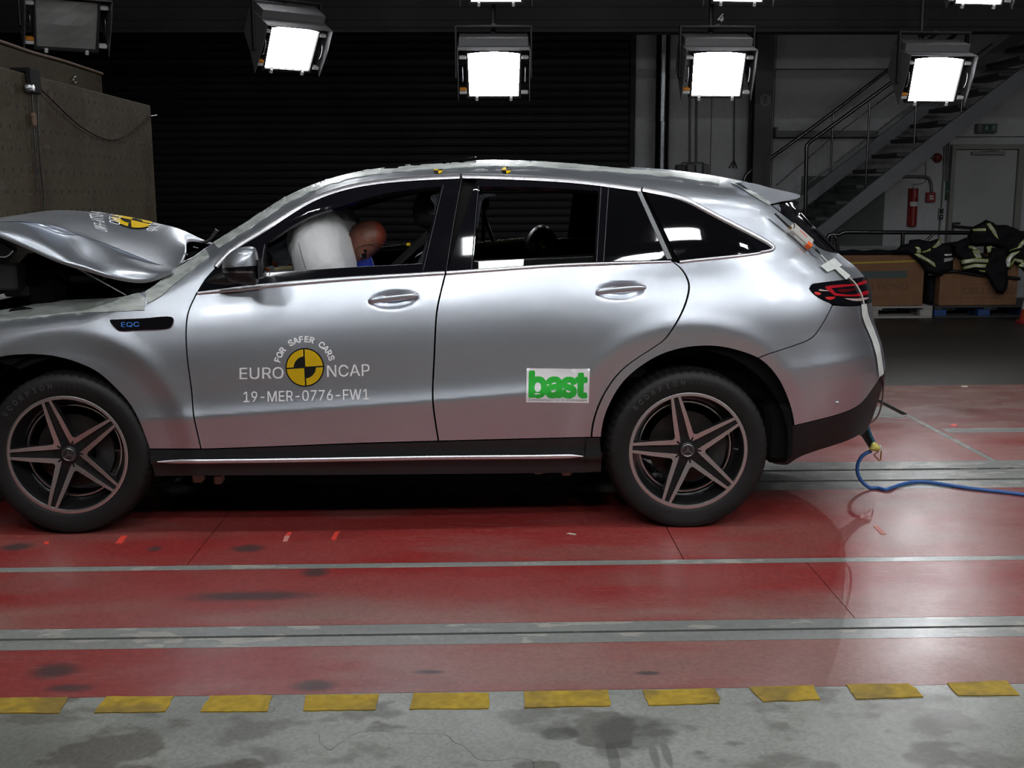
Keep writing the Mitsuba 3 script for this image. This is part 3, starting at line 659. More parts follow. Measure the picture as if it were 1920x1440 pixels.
# ------------------------------------------------------------------ roof, windscreen, tail (what the side panels do not reach)
def solve_z(x, hw, z0, z1):
    lo, hi = np.full(x.shape, z0), np.broadcast_to(z1, x.shape).copy()
    for _ in range(30):
        m = (lo + hi) / 2; big = W(x, m) >= hw
        lo = np.where(big, m, lo); hi = np.where(big, hi, m)
    return lo
xs = np.linspace(_tx[10] + .02, _tx[-5] + .02, 90); tt = np.sin(np.linspace(-1, 1, 41) * np.pi / 2)
def roofgrid(x0, x1, n, off):
    xs = np.linspace(x0, x1, n)
    zt = np.interp(xs, _tx, _tz)
    hw = W(xs, zt - .045) - .004
    hwg = hw[:, None] * tt[None]
    z = solve_z(np.broadcast_to(xs[:, None], hwg.shape), np.abs(hwg), 1.0, np.broadcast_to(zt[:, None], hwg.shape)) - .003 - off
    return np.stack([np.broadcast_to(xs[:, None], z.shape), YC + hwg, z], -1)
xr0, xr1 = float(at(655, 320, .6)[0]), float(at(1420, 345, .6)[0])
obj(CAR + '__roof', grid_mesh(roofgrid(xr0, xr1, 80, 0)), PAINT, True)
obj(CAR + '__headliner', grid_mesh(roofgrid(xr0, xr1, 60, .035)), VOID, True)
xw0 = float(at(352, 492, .6)[0])
obj(CAR + '__windscreen', grid_mesh(roofgrid(xw0, xr0 - .01, 40, 0)), GLASS, True)
sx0, sx1 = float(at(720, 310, .7)[0]), float(at(1180, 310, .7)[0])
G = roofgrid(sx0, sx1, 40, -.005)[:, 11:-11]
obj(CAR + '__sunroof', grid_mesh(G), TINT, True)
G = roofgrid(float(at(770, 310, .7)[0]), float(at(893, 300, .7)[0]), 16, -.008)[:, 12:-12]
G[:, :, 2] += np.linspace(0, .016, 16)[:, None]
obj(CAR + '__sunroof_flap', thicken(grid_mesh(G), [0, 0, -.006]), GLOSSBLACK, 30)
def tailgrid(z0, z1, n, off=.006):
    zs = np.linspace(z0, z1, n); L = np.interp(zs, [.9, 1.2, 1.5], [RL, .8, .6]); xr = np.interp(zs, _rz, _rx)
    w = W(xr - L, zs)[:, None] * (np.sin(np.linspace(-1, 1, 49) * np.pi / 2) * .66)[None]
    Z = np.broadcast_to(zs[:, None], w.shape); lo, hi = np.broadcast_to((xr - L)[:, None], w.shape).copy(), np.broadcast_to(xr[:, None], w.shape).copy()
    for _ in range(30):
        m = (lo + hi) / 2; big = W(m, Z) >= np.abs(w)
        lo = np.where(big, m, lo); hi = np.where(big, hi, m)
    return np.stack([lo - off, YC + w, Z], -1)
zr = lambda px, py: float(at(px, py, .5)[2])
obj(CAR + '__tailgate', grid_mesh(tailgrid(.62, zr(1573, 475), 40)), PAINT, True)
obj(CAR + '__rear_window', grid_mesh(tailgrid(zr(1573, 475), zr(1500, 392), 24)), TINT, True)
obj(CAR + '__bumper_cladding', grid_mesh(tailgrid(.33, .62, 20)), BLACK, True)
panel('tailgate_flank', J([(1445, 385), (1496, 377)], crv([(1500, 400), (1522, 424), (1544, 446), (1571, 475)]), (L_HATCH + (1.5, -.8))[::-1]), GLOSSBLACK, step=6, off=.0, skirt=.01)
ribbon('rear_window_edge', [(1500, 401), (1522, 425), (1544, 447), (1566, 470)], [2.5, 4, 3], GLOSSBLACK, .004, .004)
# spoiler
sp = [(1383, 339), (1420, 345), (1450, 353), (1480, 359), (1504, 365), (1506.5, 368), (1500, 373), (1470, 378), (1444, 384), (1418, 366)]
q = at([a for a, b in sp], [b for a, b in sp], .36)[:, [0, 2]]
pg = sg.Polygon(q)
v2, ff = tri2d(pg.buffer(-.004).buffer(.004), .03)
def spoiler_y(v): return .355 + .05 * sstep(-.02, .25, v[:, 0] - q[4, 0] + .28)
side = np.stack([v2[:, 0], spoiler_y(v2), v2[:, 1]], -1)
m = thicken(trimesh.Trimesh(side, ff, process=False), np.column_stack([np.zeros(len(side)), 2 * (YC - side[:, 1]), np.zeros(len(side))]))
m.fix_normals(); obj(CAR + '__spoiler', m, PAINT, 25)
# ------------------------------------------------------------------ tail lamp
LENSR = mat('red_light_guide', prin((.36, .004, .012), .12, 0, .5, clearcoat=.8))
LENSR2 = mat('red_reflector', prin((.55, .02, .02), .25, 0, .5))
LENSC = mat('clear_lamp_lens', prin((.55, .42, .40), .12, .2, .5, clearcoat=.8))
lampoly = J(L_LAMPTOP, [(1627, 526), (1632, 541), (1634.5, 558), (1635, 566)], L_LAMPBOT[::-1])
TL = panel('tail_lamp', lampoly, GLOSSBLACK, step=4, off=.002, skirt=.02)
def lampbit(nm, pts, m): panel(nm, pts, m, step=3, off=.0035, skirt=.002, mirror=False, key=TL + '__')
lampbit('light_guide', J(crv([(1546, 538), (1551, 536.5), (1580, 534), (1607, 531.5), (1615, 528), (1624, 526)]), crv([(1625, 530.5), (1616, 534), (1600, 536.5), (1575, 539), (1558, 541)]), crv([(1566, 550), (1580, 552), (1605, 551.5), (1618, 547), (1627, 545)]), crv([(1628, 550.5), (1615, 555), (1585, 556), (1564, 554.5)]), [(1549, 543)]), LENSR)
lampbit('light_guide', crv([(1570, 544.5), (1590, 542.5), (1606, 542), (1590, 547), (1572, 547)], closed=True), mat('dim_red_lens', prin((.09, .003, .006), .2)))
lampbit('reflector', crv([(1526, 549), (1531, 547.5), (1539, 551), (1535, 553.5), (1529, 552.5)], closed=True), LENSR2)
lampbit('reflector', crv([(1546.5, 558), (1556, 556.5), (1565.5, 557.5), (1560, 561.5), (1551, 561.5)], closed=True), LENSR2)
lampbit('reversing_lens', crv([(1583, 559.5), (1605, 560), (1620, 558), (1628, 558.5), (1622, 562), (1608, 564.5), (1593, 563)], closed=True), LENSC)
lampbit('marker_lens', [(1534, 544), (1536, 542.5), (1553, 545.5), (1552, 546.5), (1537, 546)], LENSC)  # white reflection on the lamp, painted as a pale shape
# wing badge
BLUE = mat('blue_print', prin((.03, .20, .62), .4))
BD = panel('fender_badge', crv([(206.5, 601), (213, 599.5), (240, 598.4), (280, 596.3), (320, 594.2), (325.5, 598), (325, 605), (321.5, 612.5), (313, 616.8), (280, 618.6), (240, 620.3), (224, 620), (214, 613)], closed=True, per=5), GLOSSBLACK, step=4, off=.004, skirt=.008)
ribbon('badge_rim', [(209, 608), (214, 613.5), (224, 620.3), (240, 620.8), (280, 619), (313, 617), (321.5, 613), (325.5, 605)], 1.6, CHROME, .002, .003, mirror=False)
def stick(key, v2, f, m, off=.0015, smooth=True):
    p = hit(v2[:, 0], v2[:, 1]); p = p + normal(p) * off
    me = trimesh.Trimesh(p, f, process=False)
    if me.face_normals[:, 1].mean() > 0: me = trimesh.Trimesh(p, f[:, ::-1], process=False)
    return obj(key, me, m, smooth)
def letter(key, text, p0, p1, height, m, bold=False, off=.0015):
    t = flat_text(text, bold)
    v = np.asarray(t.vertices)[:, :2]; x0, x1 = v[:, 0].min(), v[:, 0].max()
    p0, p1 = np.array(p0, float), np.array(p1, float); d = (p1 - p0); L = np.linalg.norm(d); d /= L; up = np.array([d[1], -d[0]])
    q = p0 + d * ((v[:, :1] - x0) / (x1 - x0) * L) + up * (v[:, 1:] * height)
    return stick(key, q, np.asarray(t.faces), m, off)
letter(BD + '__lettering', 'EQC', (228, 613.5), (262, 612.5), 8.6, BLUE, False, .005)
# ------------------------------------------------------------------ stickers
YEL = mat('sticker_yellow', prin((.66, .42, .004), .4)); BLK = mat('sticker_black', prin((.008, .008, .008), .4)); GREEN = mat('sticker_green', prin((.03, .50, .05), .4)); GREYP = mat('grey_print', prin((.3, .3, .33), .5))
K = FD + '__crash_test_sticker'
letter(K, 'EURO', (449.5, 710.8), (532, 709.2), 21, WHITE, 1, .002); letter(K, 'NCAP', (613.5, 706.6), (693.5, 704.2), 21.5, WHITE, 1, .002)
letter(K, '19-MER-0776-FW1', (457, 754), (692, 748.8), 19.5, WHITE, 1, .0035)
CC = np.array([571.6, 688.8])
def disc(r, a0=0, a1=360, n=40, r0=0):
    a = np.radians(np.linspace(a0, a1, n))
    o = np.stack([np.cos(a), -np.sin(a)], -1)
    return sg.Polygon(np.vstack([o * r, (o * r0)[::-1] if r0 else [[0, 0]]]) if a1 - a0 < 360 else o * r)
def emb(c, r, rotd, key, sx=1., off=.0015, ring=True, detail=True):
    c = np.array(c, float); th = math.radians(rotd)
    M = lambda v: c + np.stack([(v[:, 0] * math.cos(th) + v[:, 1] * math.sin(th)), (-v[:, 0] * math.sin(th) + v[:, 1] * math.cos(th)) * sx], -1)
    v, f = tri2d(disc(r), r / 6); stick(key, M(v), f, BLK, off)
    if detail:
        g = r * .935; w = r * .035
        cross = sg.box(-r, -w, r, w).union(sg.box(-w, -r, w, r))
        yel = disc(g).difference(cross).difference(disc(r * .57, 90, 180)).difference(disc(r * .57, 270, 359.9))
    else: yel = disc(r * .97, 90, 180).union(disc(r * .97, 270, 359.9))
    v, f = tri2d(yel, r / 7); stick(key, M(v), f, YEL, off + .0008)
emb(CC, 36.4, 3.2, FD + '__crash_test_emblem')
for ch, an in zip('FOR SAFER CARS', np.linspace(164.5, 19.5, 14)):
    if ch == ' ': continue
    t = flat_text(ch, 7); v = np.asarray(t.vertices)[:, :2].copy(); v[:, 0] -= (v[:, 0].max() + v[:, 0].min()) / 2
    a = math.radians(an); e = np.array([math.cos(a), -math.sin(a)]); tg = np.array([math.sin(a), math.cos(a)])
    stick(K, CC + e * (47.5 + v[:, 1:] * 10.8) + tg * (v[:, :1] * 10.8), np.asarray(t.faces), WHITE, .002)
B4 = np.array([(987.5, 690.4), (1106, 691.3), (1103.8, 755.3), (986.3, 754.)])
v, f = tri2d(sg.Polygon(B4), 8); SK = stick(RD + '__sticker', v, f, WHITE, .0012)
def bil(u, w): return ((1 - u) * (1 - w))[:, None] * B4[3] + (u * (1 - w))[:, None] * B4[2] + (u * w)[:, None] * B4[1] + ((1 - u) * w)[:, None] * B4[0]
def stick_text(text, u0, u1, w0, w1, m, bold, squeeze=None):
    t = flat_text(text, 9 if squeeze else bold, squeeze or 0)
    v = np.asarray(t.vertices)[:, :2]; a, b = v.min(0), v.max(0); a[1] = min(a[1], 0); q = (v - [a[0], 0]) / (b - [a[0], 0])
    stick(SK + '__lettering', bil(u0 + (u1 - u0) * q[:, 0], w0 + (w1 - w0) * q[:, 1]), np.asarray(t.faces), m, .0024)
stick_text('bast', .035, .975, .185, .935, GREEN, True, .09)
stick_text('Bundesanstalt für Straßenwesen', .03, .975, .045, .125, GREYP, False)
emb((821.7, 320.3), 9, 0, CAR + '__target_sticker', .72, .002, detail=False); emb((949, 320.2), 9, 0, CAR + '__target_sticker', .72, .002, detail=False)
# ------------------------------------------------------------------ masking tape over the joints
def jag(c, a): 
    c = np.asarray(c, float).copy(); c[:, 1] += a * (meshkit.noise(np.column_stack([c[:, 0] / 13, c[:, 0] * 0, c[:, 0] * 0]), 3) - .5) * 2; return c
wr = lambda q: .004 * (meshkit.fbm(np.column_stack([q[:, 0] / 14, q[:, 1] / 5, q[:, 0] * 0]), 3) - .4)
panel('masking_tape', J(crv([(-150, 592), (0, 583), (112, 565), (212, 560), (262, 550)]), [(273, 561), (271, 582)], jag(crv([(215, 585), (112, 591), (0, 604), (-150, 623)], 10), 1.2)), TAPE, step=4, off=.004, skirt=.004, extra=wr)
panel('masking_tape', J(crv([(274, 547), (295, 533.5), (320, 511.5), (342, 498), (366, 483), (388, 470)]), jag(crv([(392, 481), (384, 488), (368, 500), (347, 518), (322, 538), (300, 557), (276, 569)], 8), 1)), TAPE, step=4, off=.005, skirt=.004, extra=wr)
so_ = crv(SIL(385, 1380), 5)
inner = so_ + np.stack([np.interp(so_[:, 0], [400, 520, 680, 900, 1400], [9, 7, 4, 1, -2]), np.interp(so_[:, 0], [400, 470, 560, 680, 900, 1100, 1300, 1385], [11, 11, 11, 12, 12, 14, 15, 14])], -1)
outer = so_ + np.stack([0 * so_[:, 0], np.interp(so_[:, 0], [400, 900, 1050, 1200, 1385], [.8, .8, 3, 6.5, 5])], -1)
panel('masking_tape', J(outer, jag(inner[::-1], 1.6)), TAPE, step=4, off=.003, skirt=.003, extra=wr)
ribbon('masking_tape', [(1372, 341), (1392, 352), (1417, 368), (1443, 383)], 6, TAPE, .002, .004)
# parking sensor
p = hit(np.array([1569.]), np.array([755.])); n = normal(p)
m = trimesh.creation.icosphere(2, .009); m.vertices *= [1, .5, 1]; m.apply_translation(p[0] + n[0] * .002); obj(CAR + '__parking_sensor', m, PAINT, True)
# ------------------------------------------------------------------ wheels
R = .267                     # rim face radius
def wheel_bits():
    bits = []
    # tyre: y grows towards the car's middle; the outer wall is at y = 0
    prof = [(.262, .012), (.270, .004), (.285, .000), (.305, -.004), (.325, -.005), (.342, .000), (.352, .010), (.3585, .024), (.3635, .045), (.366, .075), (.367, .118), (.366, .161), (.3635, .191), (.3585, .212), (.352, .226), (.33, .238), (.29, .236), (.262, .226)]
    t = lathe(prof, 240)
    v = t.vertices.reshape(240, len(prof), 3)
    groove = (np.arange(240) % 4 == 0)
    for j in (7, 8, 9, 10, 11, 12, 13):
        v[groove, j, 0] *= .984; v[groove, j, 2] *= .984
    bits.append(('tyre', t.copy(), RUBBER, 40))
    gr = [lathe([(.366, y - .004), (.3675, y - .0035), (.3675, y + .0035), (.366, y + .004)], 96) for y in (.055, .098, .138, .18)]
    bits.append(('tread_groove', trimesh.util.concatenate(gr), VOID, False))
    bits.append(('rim_lip', lathe([(.2505, .012), (.2525, .006), (.262, .004), (.267, .006), (.269, .014)], 128), ALLOY, 40))
    bits.append(('rim_barrel', lathe([(.252, .010), (.247, .03), (.236, .055), (.215, .10), (.205, .20)], 96), DARKALLOY, 40))
    bits.append(('rim_step', lathe([(.212, .098), (.206, .098), (.203, .11)], 96), ALLOY, 40))
    depth = lambda v: .012 + .032 * (1 - np.hypot(v[:, 0], v[:, 1]) / R) ** 1.2 - .006
    def plate(poly, off, th, step=.012):
        v2, f = tri2d(poly, step)
        p = np.stack([v2[:, 0], depth(v2) + off, v2[:, 1]], -1)
        m = thicken(trimesh.Trimesh(p, f, process=False), [0, th, 0]); m.fix_normals(); return m
    pol = lambda r, a: (r * math.cos(math.radians(a)), r * math.sin(math.radians(a)))
    def off(a, r, s):       # point at radius r along spoke angle a, shifted sideways by s
        c, q = pol(r, a), pol(1, a + 90)
        return (c[0] + q[0] * s, c[1] + q[1] * s)
    A0 = 104
    for k in range(5):
        a, b = A0 + 72 * k, A0 + 72 * (k + 1); m = (a + b) / 2
        arm = sg.Polygon([off(a, .955 * R, .082 * R), off(a, .62 * R, .125 * R), pol(.315 * R, m - 6), pol(.30 * R, m), pol(.315 * R, m + 6), off(b, .62 * R, -.125 * R), off(b, .955 * R, -.082 * R),
                          off(b, .965 * R, -.036 * R), off(b, .6 * R, -.058 * R), off(b, .24 * R, -.075 * R), pol(.165 * R, m + 4), pol(.165 * R, m - 4), off(a, .24 * R, .075 * R), off(a, .6 * R, .058 * R), off(a, .965 * R, .036 * R)]).buffer(0)
        slit = sg.Polygon([pol(.15 * R, m - 7), pol(.235 * R, m - 3.5), pol(.235 * R, m + 3.5), pol(.15 * R, m + 7)])
        bits.append(('spoke_face', plate(arm.difference(slit), -.001, .004), ALLOY, 30))
        back = sg.Polygon([off(a, .97 * R, .095 * R), off(a, .3 * R, .16 * R), pol(.1 * R, a), off(a, .3 * R, -.16 * R), off(a, .97 * R, -.095 * R)])
        bits.append(('spoke', plate(back, .010, .025, .02), DARKALLOY, 30))
        bolt = lathe([(.0, .052), (.009, .052), (.0105, .06), (.0105, .07)], 14); bolt.apply_translation((pol(.052, a)[0], -.014, pol(.052, a)[1])); bits.append(('wheel_bolt', bolt, DARKALLOY, 30))
    bits.append(('hub', lathe([(.0, .034), (.075, .036), (.085, .05), (.085, .09)], 48), DARKALLOY, 30))
    bits.append(('hub_cap', lathe([(.0, .022), (.030, .022), (.034, .024), (.0365, .030), (.0365, .05)], 48), mat('hub_cap_grey', prin((.10, .10, .105), .3, .8)) if 'mat_hub_cap_grey' not in scene else 'mat_hub_cap_grey', 30))
    star = [lathe([(.0245, .0195), (.0265, .0185), (.0285, .0195), (.0285, .022)], 40)]
    for a in (90, 210, 330):
        pg = sg.Polygon([pol(.0255, a - 3), pol(.0255, a + 3), pol(.0045, a + 60), (0, 0), pol(.0045, a - 60)])
        e = trimesh.creation.extrude_polygon(pg, .003); e.apply_transform(np.array([[1, 0, 0, 0], [0, 0, 1, .0185], [0, 1, 0, 0], [0, 0, 0, 1.]])); e.invert(); star.append(e)
    bits.append(('star_emblem', trimesh.util.concatenate(star), STEEL, 30))
    bits.append(('brake_disc', lathe([(.08, .105), (.165, .105), (.165, .118), (.08, .118)], 64), mat('brake_disc', prin((.045, .038, .035), .4, .6)) if 'mat_brake_disc' not in scene else 'mat_brake_disc', 30))
    cal = plate(sg.Polygon([pol(.10, a) for a in range(-42, 22, 6)] + [pol(.185, a) for a in range(20, -44, -6)]), .062, .05, .02); bits.append(('brake_caliper', cal, DARKSTEEL, 30))
    va = tube([(pol(.222, 2)[0], .0, pol(.222, 2)[1]), (pol(.205, 2)[0], .02, pol(.205, 2)[1])], .004, 8); bits.append(('valve', va, STEEL, True))
    return bits
def arc_text(text, r, a0, a1, h, bold, y):
    ms = []
    for ch, an in zip(text, np.linspace(a0, a1, len(text))):
        if ch == ' ': continue
        t = flat_text(ch, bold); v = np.asarray(t.vertices)[:, :2].copy(); v[:, 0] -= (v[:, 0].max() + v[:, 0].min()) / 2
        a = math.radians(an); e = np.array([math.cos(a), math.sin(a)]); tg = np.array([math.sin(a), -math.cos(a)])
        q = e * (r + v[:, 1:] * h) + tg * (v[:, :1] * h)
        yy = np.interp(np.hypot(q[:, 0], q[:, 1]), [.285, .305, .325, .342], [.0, -.004, -.005, .0]) - .0012
        m = trimesh.Trimesh(np.stack([q[:, 0], yy, q[:, 1]], -1), t.faces, process=False); ms.append(m)
    return trimesh.util.concatenate(ms)
BITS = wheel_bits()
SHARED = {}
for wi, (c, spin, yaw) in enumerate(((REARW, 0, 0), (FRONTW, 3, 0), (REARW, 40, 0), (FRONTW, 10, 0))):
    wk = CAR + '__wheel' + (f'_{wi:03d}' if wi else '')
    far = wi >= 2
    y0 = .022 if not far else 2 * YC - .022
    zc = max(c[2], .352)
    Mx = T().translate([float(c[0]), y0, float(zc)]).rotate([0, 1, 0], -spin).scale([1, -1 if far else 1, 1])
    for i, (nm, m, mt, sm) in enumerate(BITS):
        if nm in ('tyre', 'tread_groove'):
            mm = m.copy(); v = mm.vertices.copy()
            if far: v[:, 1] *= -1; mm = trimesh.Trimesh(v, mm.faces[:, ::-1], process=False)
            mm.apply_translation((c[0], y0, zc)); v = mm.vertices.copy()
            low = np.clip(.045 - v[:, 2], 0, None); v[:, 2] = np.maximum(v[:, 2], .0015)
            v[:, 1] += np.where(np.abs(v[:, 1] - y0) < .03, -1, 0) * (-1 if far else 1) * low * .25
            mm.vertices = v
            obj(wk + '__' + nm, mm, mt, sm)
            continue
        if i not in SHARED: SHARED[i] = mikit.ply(m, mt, sm)
        if far:
            mm = m.copy(); v = mm.vertices.copy(); v[:, 1] *= -1; mm = trimesh.Trimesh(v, mm.faces[:, ::-1], process=False)
            mm.apply_transform(rot([0, 1, 0], -spin)); mm.apply_translation((c[0], y0, zc)); obj(wk + '__' + nm, mm, mt, sm)
        else:
            k, j = wk + '__' + nm, 0
            while k in scene: j += 1; k = f'{wk}__{nm}_{j:03d}'
            scene[k] = {**SHARED[i], 'to_world': Mx}
    if not far:
        for t in (arc_text('SCORPION', .305, 140, 96, .021, True, 0), arc_text('VERDE', .308, 89, 72, .011, False, 0)):
            t.apply_transform(rot([0, 1, 0], -spin)); t.apply_translation((c[0], y0, zc)); obj(wk + '__sidewall_lettering', t, RUBBERTEXT, False)
    # dark wheel house
    lin = lathe([(.46, .06), (.46, .42), (.02, .42)], 48)
    if far: v = lin.vertices.copy(); v[:, 1] *= -1; lin = trimesh.Trimesh(v, lin.faces[:, ::-1], process=False)
    keep = lin.triangles_center[:, 2] > -.075
    lin.update_faces(keep); lin.apply_translation((c[0], 0 if not far else 2 * YC, zc + .0)); obj(CAR + '__wheel_arch_liner', lin, VOID, 30)
# ------------------------------------------------------------------ under the car
obj(CAR + '__underbody', [bbox(-1.45, .50, .16, 2 * YC - .16, .23, .36, .03), bbox(-2.2, 1.3, .55, 2 * YC - .55, .26, .40, .03)], VOID, 30)
xk0, xk1 = float(at(1432, 850, .12)[0]), float(at(1486, 850, .12)[0])
obj(CAR + '__rear_liner', bbox(xk0, xk1, .10, 2 * YC - .10, float(at(1460, 868, .12)[2]), .55, .03), VOID, 30)
BRK = mat('bracket_tan', prin((.30, .24, .20), .5))
for px, py, w in ((372, 896, .05), (410, 899, .04), (1010, 880, .05), (1062, 883, .05)):
    p = at(px, py, .22); obj(CAR + '__jacking_bracket', bbox(p[0] - w / 2, p[0] + w / 2, .20, .26, p[2] - .02, p[2] + .025, .008), BRK, 30)
xa, xb = float(at(-160, 700, .1)[0]), float(at(-110, 700, .1)[0])
obj(CAR + '__crushed_front', [bbox(-2.485, xb, .12, 2 * YC - .12, .25, .80, .06), bbox(-2.49, xb - .03, .18, 2 * YC - .18, .75, 1.0, .05)], BLACK, 30)
# ------------------------------------------------------------------ crushed bonnet, engine bay, mirror
def spl(pts, n):
    p = np.asarray(pts, float); d = np.concatenate([[0], np.cumsum(np.linalg.norm(np.diff(p, axis=0), axis=1))]); d /= d[-1]
    return CubicSpline(np.linspace(0, 1, len(p)), p)(np.linspace(0, 1, n))
NU = 90
rows = [
    (.15, [(-48, 419), (0, 440), (50, 461), (104, 485), (150, 500), (190, 512), (225, 520.5), (262, 525), (292, 520), (322, 508)]),
    (.17, [(-50, 418), (0, 434), (50, 454), (104, 477), (150, 493), (190, 505), (225, 513), (262, 517.5), (293, 514), (323, 507)]),
    (.205, [(-52, 419), (0, 427), (50, 441), (100, 462), (150, 484), (190, 493), (225, 499), (262, 504), (295, 508), (326, 505)]),
    (.29, [(-54, 420), (0, 420), (50, 428), (102, 446), (150, 459), (190, 471), (225, 482), (262, 493), (298, 502), (329, 503)]),
    (.36, [(-55, 421), (0, 416), (50, 416), (106, 424.5), (150, 440), (190, 454), (225, 467), (262, 481), (300, 495), (333, 500)]),
    (.40, [(-56, 421), (0, 415), (50, 413.5), (107, 420), (150, 435), (190, 449), (225, 462), (262, 476), (302, 490), (336, 497)]),
    (.62, [(-58, 422), (0, 412), (50, 407), (105, 407), (155, 417), (200, 430), (240, 441), (280, 452), (318, 462), (349, 466)]),
    (.95, [(-60, 425), (0, 409.5), (50, 401.5), (100, 394.5), (150, 395.5), (200, 401), (250, 410), (300, 420), (335, 430), (357, 448)]),
]
R3 = []
for Y, pts in rows:
    q = spl(pts, NU)
    dy = 0
    if abs(Y - .205) < .01: dy = .022 * np.exp(-((q[:, 0] - 150) / 55) ** 2)          # the dent
    if abs(Y - .29) < .01: dy = .03 * np.exp(-((q[:, 0] - 115) / 45) ** 2)
    R3.append(at(q[:, 0], q[:, 1], Y + dy))
R3 = np.array(R3)
far = R3[::-1][1:].copy(); far[:, :, 1] = 2 * YC - far[:, :, 1]; far[:, :, 2] -= .012
allr = np.concatenate([R3, far])
def vs(block, n):
    d = np.linspace(0, 1, len(block)); return CubicSpline(d, block, axis=0)(np.linspace(0, 1, n))
lo, hi = vs(R3[:5], 30), vs(allr[4:-4], 60)
H = np.concatenate([lo, hi[1:], vs(allr[-5:], 14)[1:]])
hood = grid_mesh(H)
hm = thicken(hood, [0, .004, -.014]); 
if hood.face_normals[:, 2].mean() < 0: hm.invert()
HD = obj(CAR + '__bonnet', hm, PAINT, 38)
ins = H[26:-10].copy(); ins[:, :, 2] -= .05; obj(HD + '__inner_skin', grid_mesh(ins[:, 5:-5]), VOID, True)
# sticker on the bonnet seen edge on
def on_hood(u, v):     # bilinear look-up of the grid H
    n, m = H.shape[:2]; a, b = np.clip(v * (n - 1), 0, n - 1.001), np.clip(u * (m - 1), 0, m - 1.001); i, j = a.astype(int), b.astype(int); s, t = (a - i)[:, None], (b - j)[:, None]
    return H[i, j] * (1 - s) * (1 - t) + H[i + 1, j] * s * (1 - t) + H[i, j + 1] * (1 - s) * t + H[i + 1, j + 1] * s * t
Hp = proj(H)
def uv_of(px, py):
    D = np.hypot(Hp[30:62, :, 0] - px, Hp[30:62, :, 1] - py); i, j = np.unravel_index(np.argmin(D), D.shape); return j / (NU - 1), (i + 30) / (H.shape[0] - 1)
def hood_patch(center, ru, rv, m, off, a0=0, a1=360, inner=0):
    u0, v0 = uv_of(*center); v2, f = tri2d(disc(1.0, a0, a1), .25)
    p = on_hood(u0 + v2[:, 0] * ru, v0 - v2[:, 1] * rv); p[:, 2] += off; p[:, 1] -= off * .5
    me = trimesh.Trimesh(p, f, process=False)
    if me.face_normals[:, 2].mean() < 0: me.invert()
    obj(HD + '__sticker', me, m, False)
hood_patch((247, 413), .088, .040, BLK, .003); 
for a in (0, 90, 180, 270): hood_patch((247, 413), .083 if a % 180 else .084, .037, YEL, .0045, a + 6, a + 84)
hood_patch((247, 413), .045, .020, BLK, .006, 6, 84); hood_patch((247, 413), .045, .020, BLK, .006, 186, 264)
def hood_text(text, c, lu, hv, m):
    t = flat_text(text); v = np.asarray(t.vertices)[:, :2]; u0, v0 = uv_of(*c)
    q = (v - v.min(0)) / (v.max(0) - v.min(0)); q = 1 - q                       # reads from the front of the car
    p = on_hood(u0 + (q[:, 1] - .5) * hv, v0 + (q[:, 0] - .5) * lu); p[:, 2] += .005; p[:, 1] -= .003
    me = trimesh.Trimesh(p, t.faces, process=False)
    if me.face_normals[:, 2].mean() < 0: me.invert()
    obj(HD + '__lettering', me, m, False)
hood_text('19-MER-0776-FW1', (180, 405), .17, .06, WHITE)
hood_text('EURO', (213, 412), .06, .05, WHITE); hood_text('NCAP', (288, 424), .05, .05, WHITE)
# engine bay
bay = [bbox(-2.44, -2.0, .28, 1.7, .5, .93, .04), bbox(-2.40, -1.4, .95, 1.76, .6, 1.20, .05), bbox(-2.25, -1.52, .30, 1.6, .55, .98, .06), bbox(-2.3, -1.45, 1.55, 1.80, .8, 1.10, .05), bbox(-1.62, -1.36, .2, 1.7, .6, 1.12, .04), bbox(-2.2, -2.0, .5, 1.3, .95, 1.12, .05), bbox(-1.98, -1.8, .6, .95, .95, 1.06, .04)]
EB = obj(CAR + '__engine_bay', bay, VOID, 30)
ENG = mat('engine_grey', prin((.03, .03, .032), .5, .2))
for px, py, Y, w, h in ((30, 545, .5, .06, .03), (85, 530, .6, .10, .05), (160, 522, .55, .08, .02), (10, 520, .4, .05, .06)):
    p = at(px, py, Y); obj(CAR + '__engine_part', bbox(p[0] - w, p[0] + w, Y, Y + .12, p[2] - h, p[2] + h, .01), ENG, 30)
obj(CAR + '__gas_strut', tube(np.array([at(122, 490, .22), at(236, 553, .20)]), .0045, 8), STEEL, True)
pl = at(np.array([(0, 455)])[:, 0], [455], .2)[0]
hl = [(-15, 470), (2, 456), (25, 470), (10, 482), (-15, 486)]; v2, f = tri2d(sg.Polygon(hl), 4)
m = thicken(trimesh.Trimesh(at(v2[:, 0], v2[:, 1], .20 + .0015 * (v2[:, 0] + 15)), f[:, ::-1], process=False), [0, .05, 0]); m.fix_normals(); obj(CAR + '__headlamp', m, GLOSSBLACK, 30)
obj(CAR + '__headlamp_edge', tube(at([0, 10, 18, 25], [482, 482, 478, 470], .19), .003, 6), GREYPLASTIC, True)
